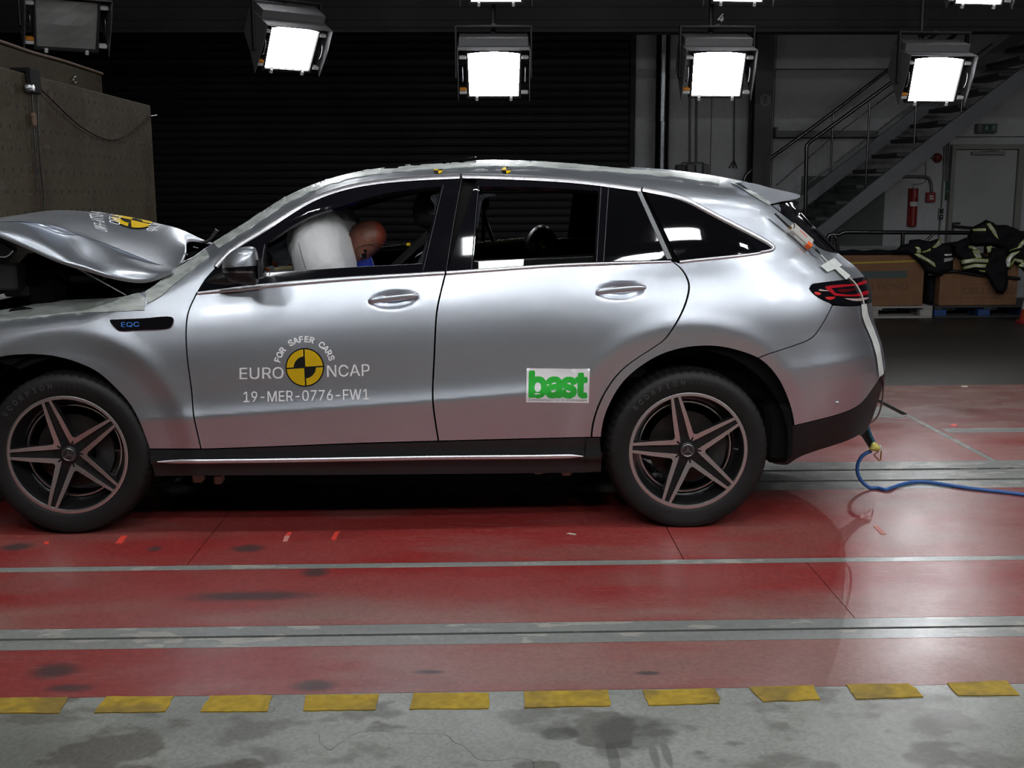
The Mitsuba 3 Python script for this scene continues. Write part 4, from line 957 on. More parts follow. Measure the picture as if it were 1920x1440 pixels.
# cowl at the foot of the windscreen and the wiper
obj(CAR + '__cowl', [bbox(-1.62, -1.34, .22, 2 * YC - .22, 1.0, 1.16, .05), bbox(-1.42, -1.2, .30, 2 * YC - .30, 1.05, 1.20, .05)], VOID, 30)
obj(CAR + '__wiper', tube(at(*np.array(crv([(376, 455), (386, 453), (394, 449), (400, 441), (405, 434), (407, 431)], 4)).T, .5), np.linspace(.006, .011, 21), 8), DARKSTEEL, True)
for a in (((346, 474), (352, 478)), ((362, 463), (372, 465)), ((292, 531), (297, 534))): obj(CAR + '__cowl_clip', tube(at([a[0][0], a[1][0]], [a[0][1], a[1][1]], .22), .003, 6), STEEL, True)
def inflate(pts, Y, t_front, t_back=None, step=4., pw=.5, grow=None):
    "closed pebble shape with a given outline on the plane y = Y, swelling towards and away from the camera"
    pg = pts if isinstance(pts, sg.Polygon) else sg.Polygon(pts).buffer(0)
    v2, f = tri2d(pg, step)
    b = pg.boundary; d = np.array([b.distance(sg.Point(q)) for q in v2])
    g = grow or d.max()
    s = np.clip(d / g, 0, 1); s = (1 - (1 - s) ** 2) ** pw
    t_back = t_front if t_back is None else t_back
    Y = Y(v2) if callable(Y) else Y
    A, B = at(v2[:, 0], v2[:, 1], Y - t_front * s), at(v2[:, 0], v2[:, 1], Y + t_back * s + 1e-4)
    e = f[:, [[0, 1], [1, 2], [2, 0]]].reshape(-1, 2); es = np.sort(e, 1); _, inv, cnt = np.unique(es, axis=0, return_inverse=True, return_counts=True); bd = e[cnt[inv.ravel()] == 1]; n = len(v2)
    rim = np.vstack([np.stack([bd[:, 1], bd[:, 0], bd[:, 0] + n], -1), np.stack([bd[:, 1], bd[:, 0] + n, bd[:, 1] + n], -1)])
    m = trimesh.Trimesh(np.vstack([A, B]), np.vstack([f, f[:, ::-1] + n, rim]), process=False)
    m.merge_vertices(); m.fix_normals()
    return m
MIR = sg.Polygon(J(crv([(416, 500), (419, 488), (430, 475), (444, 466), (461, 462.5), (477, 464), (482, 472), (485, 488), (486.5, 505), (485.5, 522), (482, 533), (466, 535), (450, 532.5), (436, 530), (425, 522), (418, 511)], closed=True, per=4)))
def strip_of(pg, a, b): return pg.intersection(sg.Polygon([(400, a(400)), (500, a(500)), (500, b(500)), (400, b(400))]))
la, lb, lc = (lambda x: np.interp(x, [400, 450, 462, 500], [504, 503, 499, 496.5])), (lambda x: 508.5 + 0 * x), (lambda x: 512 + 0 * x)
full = inflate(MIR, -.10, .085, .09, step=3.5)
def mirror_piece(nm, fa, fb, m, off):
    pc = strip_of(MIR, fa, fb) if nm != 'x' else MIR
    v2, f = tri2d(pc, 3.0); b = MIR.boundary; d = np.array([b.distance(sg.Point(q)) for q in v2]); g = np.array([MIR.boundary.distance(sg.Point(q)) for q in tri2d(MIR, 6)[0]]).max()
    s = (1 - (1 - np.clip(d / g, 0, 1)) ** 2) ** .5
    A = at(v2[:, 0], v2[:, 1], -.10 - .085 * s - off); B = at(v2[:, 0], v2[:, 1], -.10 + .09 * s + off)
    for P, ff in ((A, f[:, ::-1]), (B, f)):
        me = trimesh.Trimesh(P, ff, process=False)
        if (me.face_normals[:, 1].mean() > 0) == (P is A): me.invert()
        yield me
core = inflate(MIR.buffer(-1.2), -.10, .080, .085, step=4)
MK = obj(CAR + '__mirror', core, BLACK, 40); fl = flip_y(core, YC); MKF = obj(CAR + '__mirror', fl, BLACK, 40)
for nm, fa, fb, m, off in (('cap', lambda x: 440 + 0 * x, la, PAINT, .002), ('turn_signal', la, lb, GLOSSBLACK, .0), ('lower_rim', lb, lc, STEEL, .001), ('base', lc, lambda x: 545 + 0 * x, BLACK, .001)):
    mm = trimesh.util.concatenate(list(mirror_piece(nm, fa, fb, m, off))); obj(MK + '__' + nm, mm, m, 40); obj(MKF + '__' + nm, flip_y(mm, YC), m, 40)
obj(MK + '__foot', inflate([(383, 527), (404, 515), (422, 508), (438, 520), (446, 533), (425, 534), (400, 532)], -.03, .035, .06, step=4), BLACK, 40)
obj(MK + '__glass', inflate([(482.5, 474), (485.5, 490), (487, 508), (486, 524), (483.5, 530), (481, 505)], -.10, .07, .07, step=2), BLACK, 40)
obj(CAR + '__door_triangle', tube(at([496.5, 493, 490.5], [457, 478, 497], .045), .0022, 6), CHROME, True)
# ------------------------------------------------------------------ inside the car
SEAT = mat('seat_black', prin((.013, .013, .014), .7)); DASHM = mat('dash_grey', prin((.075, .082, .092), .6)); BAG = mat('airbag_fabric', prin((.78, .78, .78), .8, sheen=.3))
TRIMG = mat('pillar_trim_grey', prin((.03, .032, .037), .8, 0, .05))
obj(CAR + '__cabin_floor', bbox(-1.35, .55, .14, 2 * YC - .14, .34, .42, .02), VOID, 30)
obj(CAR + '__dashboard', [bbox(-1.30, -.86, .16, 2 * YC - .16, .72, 1.06, .06), bbox(-1.25, -.95, .3, 1.5, 1.04, 1.10, .03)], DASHM, 30)
obj(CAR + '__door_card', thicken(trimesh.Trimesh(at([470, 492, 530, 560, 560, 470], [512, 452, 432, 436, 512, 520], 1.66), [[0, 1, 4], [1, 2, 3], [1, 3, 4], [0, 4, 5]], process=False), [0, .02, 0]), DASHM, False)
obj(CAR + '__load_floor', [bbox(.75, 1.72, .22, 2 * YC - .22, .5, .98, .05)], VOID, 30)
def seat(px_b, Y, w=.25, back=True, hr=True):
    x = float(at(px_b, 480, Y)[0]); p = CAR + '__seat'
    k = obj(p, [bbox(x - .62, x - .05, Y - w, Y + w, .55, .74, .06)], SEAT, 30)
    bk = bbox(-.07, .07, -w, w, 0, .56, .06); bk.apply_transform(rot([0, 1, 0], 16)); bk.apply_translation((x - .04, Y, .66)); obj(k + '__backrest', bk, SEAT, 30)
    if hr:
        h = trimesh.creation.icosphere(3, 1.0); h.vertices = np.sign(h.vertices) * np.abs(h.vertices) ** .7 * [.080, .125, .088]; h.apply_transform(rot([0, 1, 0], 12)); h.apply_translation((x + .10, Y, 1.415)); obj(k + '__headrest', h, SEAT, True)
        b = lathe([(.0, -.012), (.02, -.012), (.024, 0), (.024, .01)], 20); b.apply_translation((x + .11, Y - .122, 1.415)); obj(k + '__headrest_button', b, DARKSTEEL, 30)
    return k
seat(770, .60); seat(770, 2 * YC - .58)
obj(CAR + '__rear_bench', [bbox(.12, .62, .22, 2 * YC - .22, .55, .76, .06), bbox(.60, .78, .22, 2 * YC - .22, .6, 1.10, .06)], SEAT, 30)
# grey trim at the corners of the window openings
for pts in ([(806, 350.5), (829, 348), (818, 395), (812, 420), (811.5, 395), (812, 372)], [(897, 350), (930, 350), (914, 354), (904, 366), (899, 392), (893, 420)]):
    panel('pillar_trim', crv(pts, closed=True, per=3), TRIMG, step=5, off=-.05, skirt=.01)
panel('pillar_trim', [(787, 470), (798, 440), (803, 440), (800, 500), (775, 502), (778, 488)], TRIMG, step=5, off=-.07, skirt=.01)
# sills of the openings
ribbon('window_sill', [(492, 512), (580, 506.5), (667, 501), (740, 497.5), (792, 494.5)], 7, GREYPLASTIC, .004, -.02)
ribbon('window_sill', [(888, 486), (1000, 481), (1115, 475.5)], 4.5, STEEL, .003, -.03)
# belt with striped tape on the far sill
YS = 1.70
SILL = mat('sill_grey', prin((.18, .18, .17), .6))
obj(CAR + '__far_sill', tube(at([700, 765], [468, 460], YS), .010, 8), SILL, True)
obj(CAR + '__far_sill', tube(at([890, 1122], [458, 446], YS), .009, 8), SILL, True)
PALE = mat('pale_tape', prin((.80, .78, .55), .5)); OCH = mat('dark_yellow', prin((.30, .24, .02), .5))
p0, p1 = at(906, 457.5, YS - .02), at(986, 450.5, YS - .02)
ST = obj(CAR + '__striped_tape', tube(np.array([p0, p1]), .014, 8), OCH, True)
for t in np.linspace(.04, .96, 12):
    c = p0 + (p1 - p0) * t; obj(ST + '__pale_stripe', bbox(c[0] - .0075, c[0] + .0075, c[1] - .016, c[1] + .01, c[2] - .002, c[2] + .0165, .003), PALE, False)
# steering wheel and airbag
sw = []
for a in np.linspace(0, 2 * np.pi, 49): sw.append((.0, .19 * math.cos(a), .19 * math.sin(a)))
sw = np.array(sw); m = tube(sw, .019, 10, caps=False); m.apply_transform(rot([0, 1, 0], 22)); c = at(566, 488, .56); m.apply_translation((c[0] + .02, .56, c[2] - .03)); obj(CAR + '__steering_wheel', m, BLACK, True)
ab = trimesh.creation.icosphere(5, 1.0); v = ab.vertices
v = np.sign(v) * np.abs(v) ** [.82, .85, .80]; v = v * [.145, .27, .215]
nz = meshkit.fbm(ab.vertices * 3.1 + 4, 3) - .5; v *= 1 + .05 * nz[:, None]
fold = np.sin(ab.vertices[:, 2] * 40) * np.exp(-((ab.vertices[:, 0] + .45) / .25) ** 2) * np.exp(-((ab.vertices[:, 2] + .45) / .35) ** 2); v *= 1 + .012 * fold[:, None]
ab.vertices = v; ab.apply_transform(rot([0, 1, 0], -14)); c = at(606, 474, .50); ab.apply_translation(c)
AB = obj(CAR + '__airbag', ab, BAG, True)
GREYL = mat('seam_grey', prin((.25, .25, .25), .8))
a = np.linspace(-2.4, 2.4, 40)
sm = np.stack([np.full(40, -.055), -.262 * np.cos(a * .62) , .20 * np.sin(a * .62)], -1)
tb = tube(sm * 1.015, .0022, 6); tb.apply_transform(rot([0, 1, 0], -14)); tb.apply_translation(c); obj(AB + '__seam', tb, GREYL, True)
up = trimesh.creation.icosphere(4, 1.0); up.vertices = up.vertices * [.12, .16, .10] * (1 + .1 * (meshkit.fbm(up.vertices * 3, 3) - .5)[:, None]); up.apply_translation(at(630, 424, .66)); obj(CAR + '__airbag', up, BAG, True)
for i, (px, py, Y, w, d, co) in enumerate(((498, 504, .45, .018, 20, (.45, .10, .02)), (516, 497, .5, .02, 60, (.40, .09, .03)), (532, 503, .42, .045, -5, (.55, .46, .25)), (551, 499, .5, .025, 8, (.45, .12, .04)))):
    m = bbox(-w, w, -.01, .01, -.008, .008, .003); m.apply_transform(rot([0, 1, 0], d)); m.apply_translation(at(px, py, Y)); obj(CAR + '__torn_trim', m, mat(f'torn_{i}', prin(co, .6)), 30)
obj(CAR + '__belt_strap', thicken(trimesh.Trimesh(np.array([at(800, 432, .30), at(806, 446, .30), at(735, 512, .42), at(722, 506, .42)]), [[0, 1, 2], [0, 2, 3]], process=False), [0, .004, 0]), SEAT, False)
# ------------------------------------------------------------------ the dummies
SKIN = mat('dummy_skin', prin((.235, .092, .062), .42, 0, .45)); SKIN2 = mat('dummy_cap_skin', prin((.30, .065, .038), .42, 0, .45)); NECKB = mat('dummy_blue', prin((.012, .03, .30), .45)); PINK = mat('red_mark', prin((.6, .03, .04), .5))
D1 = thing('crash_test_dummy', 'brown headed crash test dummy with its face pressed into the white airbag', 'dummy')
HY = .53
hc = at(690, 449, HY)
def head_shape():
    s = trimesh.creation.icosphere(4, 1.0); v = s.vertices.copy()
    v = v * [.088, .072, .090]
    low = np.clip(-v[:, 2] / .09, 0, 1)
    v[:, 0] -= .030 * low ** 1.2 + 0; v[:, 2] -= .022 * low * np.clip(.4 - v[:, 0] / .09, 0, 1)         # the jaw runs down and forward
    v[:, 0] += .012 * np.clip(v[:, 2] / .09, -1, 1) * (v[:, 0] > 0)
    nose = np.exp(-((v[:, 1]) / .014) ** 2 - ((v[:, 2] + .01) / .022) ** 2) * (v[:, 0] < -.05); v[:, 0] -= .018 * nose
    for sy in (-1, 1):
        eye = np.exp(-((v[:, 1] - sy * .03) / .014) ** 2 - ((v[:, 2] - .018) / .012) ** 2) * (v[:, 0] < -.04); v[:, 0] += .008 * eye
        ear = np.exp(-((v[:, 0] - .0) / .014) ** 2 - ((v[:, 2] + .012) / .022) ** 2) * (sy * v[:, 1] > .03); v[:, 1] += sy * .004 * ear
    mouth = np.exp(-((v[:, 2] + .052) / .006) ** 2) * (np.abs(v[:, 1]) < .03) * (v[:, 0] < -.05); v[:, 0] += .006 * mouth
    s.vertices = v; return s
hd = head_shape(); cap = hd.triangles_center[:, 0] > .047
h1, h2 = hd.copy(), hd.copy(); h1.update_faces(~cap); h2.update_faces(cap); h2.vertices *= 1.006
for h, nm, m in ((h1, 'head', SKIN), (h2, 'skull_cap', SKIN2)):
    h.apply_transform(rot([0, 1, 0], -6)); h.apply_translation(hc); obj(D1 + '__' + nm, h, m, True)
nk = tube(np.array([at(681, 478, HY), at(684, 492, HY), at(690, 520, HY + .01)]), [.034, .040, .044], 16); obj(D1 + '__neck', nk, NECKB, 40)
obj(D1 + '__neck_clamp', bbox(*(at(682, 478, HY - .075)[0] + np.array([-.014, .014])), HY - .078, HY - .062, *(at(682, 478, HY)[2] + np.array([-.010, .010])), .004), CHROME, 30)
ho = lathe([(.0, 0), (.0075, 0), (.0075, .01)], 16); ho.apply_translation(at(684.5, 470.5, HY - .0705)); obj(D1 + '__ear_hole', ho, VOID, 30)
rm = trimesh.creation.icosphere(2, .011); rm.vertices *= [.6, .4, 1]; rm.apply_translation(at(653, 443, HY - .055)); obj(D1 + '__red_mark', rm, PINK, True)
to = trimesh.creation.icosphere(4, 1.0); to.vertices = np.sign(to.vertices) * np.abs(to.vertices) ** .8 * [.13, .20, .27]; to.apply_transform(rot([0, 1, 0], 20)); to.apply_translation((hc[0] + .10, HY, .86)); obj(D1 + '__torso', to, NECKB, True)
w = crv([(672, 483), (667, 474), (672, 464), (690, 459), (715, 457), (745, 458), (764, 459)], 5); obj(D1 + '__cable', tube(at(w[:, 0], w[:, 1], np.interp(w[:, 0], [672, 715, 764], [HY - .077, HY - .07, .45])), .0013, 5), BLK, True)
obj(D1 + '__connector', bbox(*(at(766, 459, .45)[0] + np.array([-.010, .010])), .44, .46, *(at(766, 459, .45)[2] + np.array([-.006, .009])), .003), YEL, 30)
D2 = thing('crash_test_dummy', 'black rounded dummy head with a small yellow target mark, seen through the rear door window', 'dummy')
HOOD = mat('black_hood', prin((.010, .010, .010), .30, 0, .5))
b2 = inflate(J(crv([(985, 470), (987, 450), (992, 438), (1003, 426), (1014, 421.5), (1024, 423), (1034, 431), (1043, 444), (1048, 458), (1047, 476), (1030, 492), (1000, 492)], closed=True, per=4)), 1.28, .085, .085, step=4)
obj(D2 + '__head', b2, HOOD, True)
tp = at(1016.5, 460.5, 1.19)
for i, (a0, a1, m) in enumerate(((0, 90, BLK), (90, 180, YEL), (180, 270, BLK), (270, 359.9, YEL))):
    v2, f = tri2d(disc(.020, a0, a1), .006); me = trimesh.Trimesh(np.stack([tp[0] + v2[:, 0], np.full(len(v2), 1.187), tp[2] - v2[:, 1]], -1), f, process=False)
    if me.face_normals[:, 1].mean() > 0: me.invert()
    obj(D2 + '__target_mark', me, m, False)
to = trimesh.creation.icosphere(3, 1.0); to.vertices = to.vertices * [.14, .20, .26]; to.apply_translation((tp[0] + .06, 1.28, .86)); obj(D2 + '__torso', to, NECKB, True)
# film camera on a bracket inside the car
OC = thing('onboard_camera', 'small black film camera on a stand inside the car, seen through the rear door window', 'camera')
YO = .95
c = at(909, 378, YO); obj(OC + '__body', [bbox(c[0] - .02, c[0] + .022, YO - .05, YO + .05, c[2] - .035, c[2] + .03, .012)], BLACK, 30)
l = lathe([(.0, -.065), (.008, -.065), (.011, -.06), (.011, -.04)], 20); c2 = at(913, 391, YO); l.apply_translation((c2[0], YO, c2[2])); obj(OC + '__lens', l, STEEL, 30)
for e in ((906, 452), (925, 452)): obj(OC + '__leg', tube(np.array([at(907, 405, YO), at(e[0], e[1], YO)]), .010, 8), BLACK, True)
obj(OC + '__stem', tube(np.array([at(908, 380, YO), at(907, 408, YO)]), .009, 8), BLACK, True)
# ------------------------------------------------------------------ data box, cable and charging lead at the tail
TB = thing('transmitter_box', 'small grey transmitter box with a stub antenna taped to the rear pillar of the car', 'electronic box')
BOXG = mat('box_beige', prin((.42, .40, .37), .5)); ORG = mat('orange_plastic', prin((.75, .13, .03), .4))
def seat_on(px, py, lift):
    p = hit(np.array([px * 1.]), np.array([py * 1.])); n = normal(p); return p[0] + n[0] * lift, n[0]
pc, nn_ = seat_on(1497, 447, .016)
e1 = at(1519, 466, pc[1]) - at(1478, 429, pc[1]); e1 -= nn_ * (e1 @ nn_); e1 /= np.linalg.norm(e1); e2 = np.cross(nn_, e1)
FM = np.eye(4); FM[:3, 0], FM[:3, 1], FM[:3, 2], FM[:3, 3] = e1, e2, nn_, pc
put = lambda m: move(m, FM)
obj(TB + '__body', put(bbox(-.062, .062, -.032, .032, -.014, .014, .003)), BOXG, 30)
s_ = -1 if (np.array([0, 0, 1]) @ e2) > 0 else 1          # the side that faces down in the picture
obj(TB + '__orange_corner', put(bbox(.036, .063, *sorted((s_ * .006, s_ * .034)), -.010, .0152, .002)), ORG, 30)
obj(TB + '__side_label', put(bbox(-.03, .03, *sorted((s_ * .0315, s_ * .0328)), -.005, .003, .0005)), WHITE, False)
REDP = mat('red_print', prin((.6, .12, .08), .5))
obj(TB + '__logo', put(bbox(-.022, .022, -s_ * .010 - .004, -s_ * .010 + .004, .0138, .0146, .0003)), REDP, False)
obj(TB + '__antenna', put(tube([(-.066, s_ * .018, .006), (-.085, s_ * .018, .006), (-.165, s_ * .020, .010)], [.006, .0055, .004], 8)), BLACK, True)
obj(TB + '__antenna_nut', put(tube([(-.062, s_ * .018, .006), (-.076, s_ * .018, .006)], .0075, 6)), mat('brass', prin((.6, .38, .2), .3, 1.)), 30)
obj(TB + '__cable_tie', put(tube(crv([(-.055, s_ * .018, .012), (-.056, 0, .018), (-.070, -s_ * .028, .012)], 5), .002, 6)), BLK, True)
obj(TB + '__plug', put(tube([(.062, s_ * .004, .004), (.088, s_ * .004, .004)], .006, 8)), STEEL, True)
obj(TB + '__plug_boot', put(tube([(.088, s_ * .004, .004), (.118, s_ * .003, .002)], [.0065, .004], 8)), BLACK, True)
WC = thing('sensor_cable', 'pale cable taped down over the tail lamp and the rear bumper', 'cable')
PALEC = mat('pale_cable', prin((.50, .49, .45), .5)); TAPEW = mat('white_tape', prin((.58, .61, .58), .45))
def surf_path(pts, lift, per=6):
    c = crv(pts, per); p = hit(c[:, 0], c[:, 1]); return p + normal(p) * lift
obj(WC + '__wire', tube(surf_path([(1538, 480), (1550, 493), (1563, 504), (1577, 514), (1590, 522), (1600, 531), (1608, 543), (1614, 556), (1617, 568), (1621, 590), (1631, 622), (1644, 655), (1650, 690)], .006), .0042, 8), PALEC, True)
def tape(pts): 
    v2, f = tri2d(sg.Polygon(pts), 3.5); p = hit(v2[:, 0], v2[:, 1]); p = p + normal(p) * (.0095 + 0 * v2[:, :1])
    m = trimesh.Trimesh(p, f, process=False)
    if m.face_normals[:, 1].mean() > 0: m.invert()
    obj(WC + '__tape', m, TAPEW, 40)
tape([(1536, 501), (1549, 493), (1562, 486), (1570, 494), (1577, 500), (1562, 507), (1549, 512)]); tape([(1556, 500), (1566, 498), (1592, 519), (1584, 526)])
tape([(1611.5, 571), (1621, 570), (1624, 590), (1634, 615), (1645, 645), (1647, 655), (1654, 700), (1645, 707), (1640, 668), (1632, 640), (1620, 612), (1613, 592)])
obj(WC + '__loose_wire', tube(np.vstack([surf_path([(1651, 703), (1654, 716)], .006, 3), at(*np.array(crv([(1656, 728), (1654, 752), (1648, 775), (1640, 787), (1628, 794), (1618, 797)], 4)).T, .50)]), .0040, 6), mat('wire_brown', prin((.12, .08, .07), .5)), True)
CL = thing('blue_cable', 'thick blue cable hanging from the rear bumper and lying across the floor to the right', 'cable')
CBL = mat('cable_blue', prin((.035, .12, .36), .4)); CBL2 = mat('cable_teal', prin((.03, .13, .20), .4)); FYEL = mat('tag_yellow', prin((.72, .68, .16), .5)); TBLK = mat('tie_black', prin((.02, .02, .02), .5))
YB = float(floor_at(1660, 918)[1])
h0 = crv([(1624, 790), (1628, 804), (1633, 818), (1640, 832), (1645, 842)], 5); obj(CL + '__upper_lead', tube(at(h0[:, 0], h0[:, 1], YB), .0085, 10), CBL2, True)
obj(CL + '__strap', thicken(trimesh.Trimesh(at([1610, 1624, 1634, 1638, 1630, 1616], [812, 800, 815, 838, 840, 818], YB + .02), [[0, 1, 2], [0, 2, 5], [2, 3, 4], [2, 4, 5]], process=False), [0, .006, 0]), TBLK, False)
fl = [(1660, 918), (1680, 911.5), (1705, 905), (1722, 903), (1745, 904.5), (1780, 910), (1830, 917), (1880, 922.5), (1920, 927.5), (1980, 935), (2100, 944)]
g = floor_at([a for a, b in fl], [b for a, b in fl], .009)
hang = at([1634, 1622, 1612, 1607.5, 1609, 1618, 1632, 1646], [846, 851, 862, 876, 890, 905, 915, 918.5], YB)
path = crv(np.vstack([hang, g]), 8); path[:, 2] = np.maximum(path[:, 2], .009)
obj(CL + '__lead', tube(path, .0092, 10), CBL, True)
tg = inflate([(1629, 843), (1634, 831), (1639, 828), (1647, 834), (1652, 843.5), (1640, 846), (1632, 845)], YB - .012, .016, step=2); obj(CL + '__tag', tg, FYEL, 40)
obj(CL + '__bare_wire', tube(at([1640, 1648, 1638.5, 1648, 1651, 1652.5], [845, 846, 853, 863.5, 862, 846], YB), .0038, 6), mat('copper', prin((.36, .17, .06), .4, .5)), True)
obj(CL + '__white_tape', inflate([(1648, 835), (1652, 834), (1654, 843), (1650, 845)], YB - .012, .008, step=2), TAPEW, 40)
# ------------------------------------------------------------------ the crash block at the left
def on_x(px, py, xf):
    r = rays(px, py); t = (xf - CAM[0]) / r[..., 0]; return CAM + r * t[..., None]
XF = -2.5
def f_block(p, n, uv):
    c = MIX((.034, .0265, .0155), (.056, .046, .029), FBM(p.y * 1.4, p.z * 2.2, 1.))
    c = MIX(c, (.030, .017, .009), .55 * SST(.55, .75, FBM(p.y * 3, p.z * 2, 6., octaves=4)))
    c = MIX(c, (.06, .056, .05), .45 * SST(.7, .8, FBM(p.y * 9, p.z * 30, 3.)))
    return c * (.85 + .3 * N(p.y * 80, p.z * 80, p.x * 40))
BLOCKM = mat('block_steel', prin(mikit.proc(f_block), .8, 0., .12))
RUST = mat('rusty_edge', prin((.10, .06, .035), .7)); HOLE = mat('hole_black', prin((.006, .005, .004), .9))
CB = thing('crash_block', 'steel crash block with rows of bolt holes at the left, behind the crushed bonnet', 'crash block')
yb0, yb1, zt = -1.75, float(on_x(288, 300, XF)[1]), float(on_x(0, 125, XF)[2])
obj(CB + '__block', bbox(-5.6, XF, yb0, yb1, 0, zt, .006), BLOCKM, False)
y2 = float(on_x(193, 160, -3.0)[1]); z2 = float(on_x(60, 97, -3.0)[2])
obj(CB + '__upper_block', bbox(-5.4, -3.0, yb0, y2, zt + .002, z2, .02), BLOCKM, False)
edge = crv([(-3.0, yb0 + k, z2 + .004 * math.sin(5 * k)) for k in np.linspace(0, y2 - yb0, 14)], 3); obj(CB + '__edge_bead', tube(edge, .012, 7), RUST, True)
holes = []
for px, py in [(10, 152)]: pass
zs_ = [float(on_x(10, y, XF)[2]) for y in (155, 195, 236.5, 277.5, 318.5)]
dz = (zs_[0] - zs_[-1]) / 4; ys_ = np.arange(yb0 + .08, yb1 - .04, .113)
for k in range(17):
    z = zs_[0] - dz * k
    for j, y in enumerate(ys_):
        d = lathe([(0, .0008), (.010, .0008), (.0115, -.004)], 8, 'x'); d.vertices[:, 2] *= 1.25; d.apply_translation((XF, y, z)); holes.append(d)
hk = obj(CB + '__bolt_hole', holes, HOLE, False); labels[hk] = {'kind': 'stuff'}
q = on_x(np.array([20, 190]), np.array([100, 108]), -3.0)
o = on_x(np.array([48, 66, 66, 48]), np.array([137, 142, 176, 173]), XF)
mid = o.mean(0); BK = thing('clamp', 'dark steel clamp hooked over the top edge of the crash block', 'clamp')
obj(BK + '__plate', bbox(XF + .002, XF + .03, o[:, 1].min(), o[:, 1].max(), o[:, 2].min(), zt + .02, .006), VOID, 30)
obj(BK + '__jaw', bbox(XF - .08, XF + .03, o[:, 1].min(), o[:, 1].max(), zt + .004, zt + .03, .006), VOID, 30)
kn = lathe([(0, .02), (.018, .018), (.024, .0), (.024, -.02)], 16, 'x'); kn.apply_translation(on_x(57, 165, XF + .04)); obj(BK + '__knob', kn, STEEL, 30)
def xline(pts, dx, per=6):
    c = crv(pts, per); return on_x(c[:, 0], c[:, 1], XF + dx)
HC = thing('hanging_cable', 'two thin dark cables hanging down the face of the crash block with a small weight', 'cable')
obj(HC + '__wire', tube(xline([(60, 177), (62, 215), (66, 280), (69, 330), (70, 360)], .012), .004, 6), BLK, True)
obj(HC + '__wire', tube(xline([(70, 172), (72, 240), (77, 320), (82, 365), (83, 395)], .012), .004, 6), BLK, True)
obj(HC + '__weight', tube(xline([(62, 211), (63, 218), (64, 228), (64.5, 238)], .02, 3), [.008, .014, .016, .017, .014, .016, .016, .015, .014, .006][:len(xline([(62, 211), (63, 218), (64, 228), (64.5, 238)], .02, 3))], 8), RUST, True)
SC = thing('slack_cable', 'reddish cable sagging across the crash block from the clamp to its far corner', 'cable')
obj(SC + '__wire', tube(xline([(73, 164), (100, 190), (140, 228), (180, 254), (212, 262), (245, 251), (268, 234), (282, 219)], .02), .005, 6), mat('cable_red', prin((.025, .011, .009), .8, 0, .08)), True)
obj(SC + '__hook', tube(xline([(282, 218), (288, 217), (294, 216)], .02), [.006] * 13, 6), STEEL, True)
SH = thing('shackle', 'small pale steel shackle at the top of the crash block', 'shackle')
obj(SH, tube(on_x(*np.array(crv([(142, 143), (138, 145), (137, 151), (139, 155), (143, 154)], 4)).T, -2.985), .006, 6), STEEL, True)
# ------------------------------------------------------------------ roller shutter
SHUT = mat('shutter_black', prin((.0075, .0075, .008), .6, 0, .25)); SHUT2 = mat('shutter_joint', prin((.006, .006, .006), .8))
thing('door_1', 'wide black roller shutter of horizontal slats filling the rear wall behind the car', 'roller shutter', kind='structure')
YS1 = YW - .06
PITCH = 14.2 / 2100 * (YS1 - CAM[1])
pr = [(0, 0), (-.010, .008), (-.016, PITCH * .35), (-.016, PITCH * .65), (-.010, PITCH - .014), (.002, PITCH - .008), (.02, PITCH - .008), (.02, 0)]
xg0, xg1 = -7.9, xg - .07
sl = trimesh.creation.extrude_polygon(sg.Polygon(pr), xg1 - xg0)      # profile (y, z) extruded along x
sl.apply_transform(np.array([[0, 0, 1, xg0], [1, 0, 0, YS1], [0, 1, 0, 0], [0, 0, 0, 1.]])); sl.fix_normals()
slp = mikit.ply(sl, SHUT, False)
for k in range(46): scene['door_1__slat' + (f'_{k:03d}' if k else '')] = {**slp, 'to_world': T().translate([0, 0, .02 + k * PITCH])}
obj('door_1__guide_rail', bbox(xg - .07, xg + .006, YS1 - .06, YS1 + .05, 0, .02 + 46 * PITCH, .006), SHUT, False)
obj('door_1__backing', box(xg0, xg, YS1 + .022, YW - .005, 0, 8), SHUT2, False)
# ------------------------------------------------------------------ beam with the number 4
YBM = 8.4
CBm = thing('crane_beam', 'dark steel beam high across the hall carrying the white number 4', 'beam')
zb0, zb1 = wz(1300, 59, YBM), wz(1300, -20, YBM)
BEAM = mat('beam_dark', prin((.022, .022, .024), .6, 0, .3))
obj(CBm + '__web', box(-6, X1, YBM, YBM + .04, zb0, zb1), BEAM, False); obj(CBm + '__flange', bbox(-6, X1, YBM - .10, YBM + .14, zb0 - .02, zb0 + .02, .005), BEAM, False)
for py in (12, 37, 50): obj(CBm + '__rib', bbox(-6, X1, YBM - .010, YBM + .001, wz(1300, py, YBM) - .006, wz(1300, py, YBM) + .006, .002), BEAM, False)
t = flat_text('4', True); v = np.asarray(t.vertices)[:, :2]; v = (v - v.min(0)) / (v.max(0) - v.min(0)); P = at(1344 + v[:, 0] * 12 + v[:, 1] * 4, 41 - v[:, 1] * 15.5, YBM - .0115)
m = trimesh.Trimesh(P, t.faces, process=False); 
if m.face_normals[:, 1].mean() > 0: m.invert()
obj(CBm + '__number', m, WHITE, False)
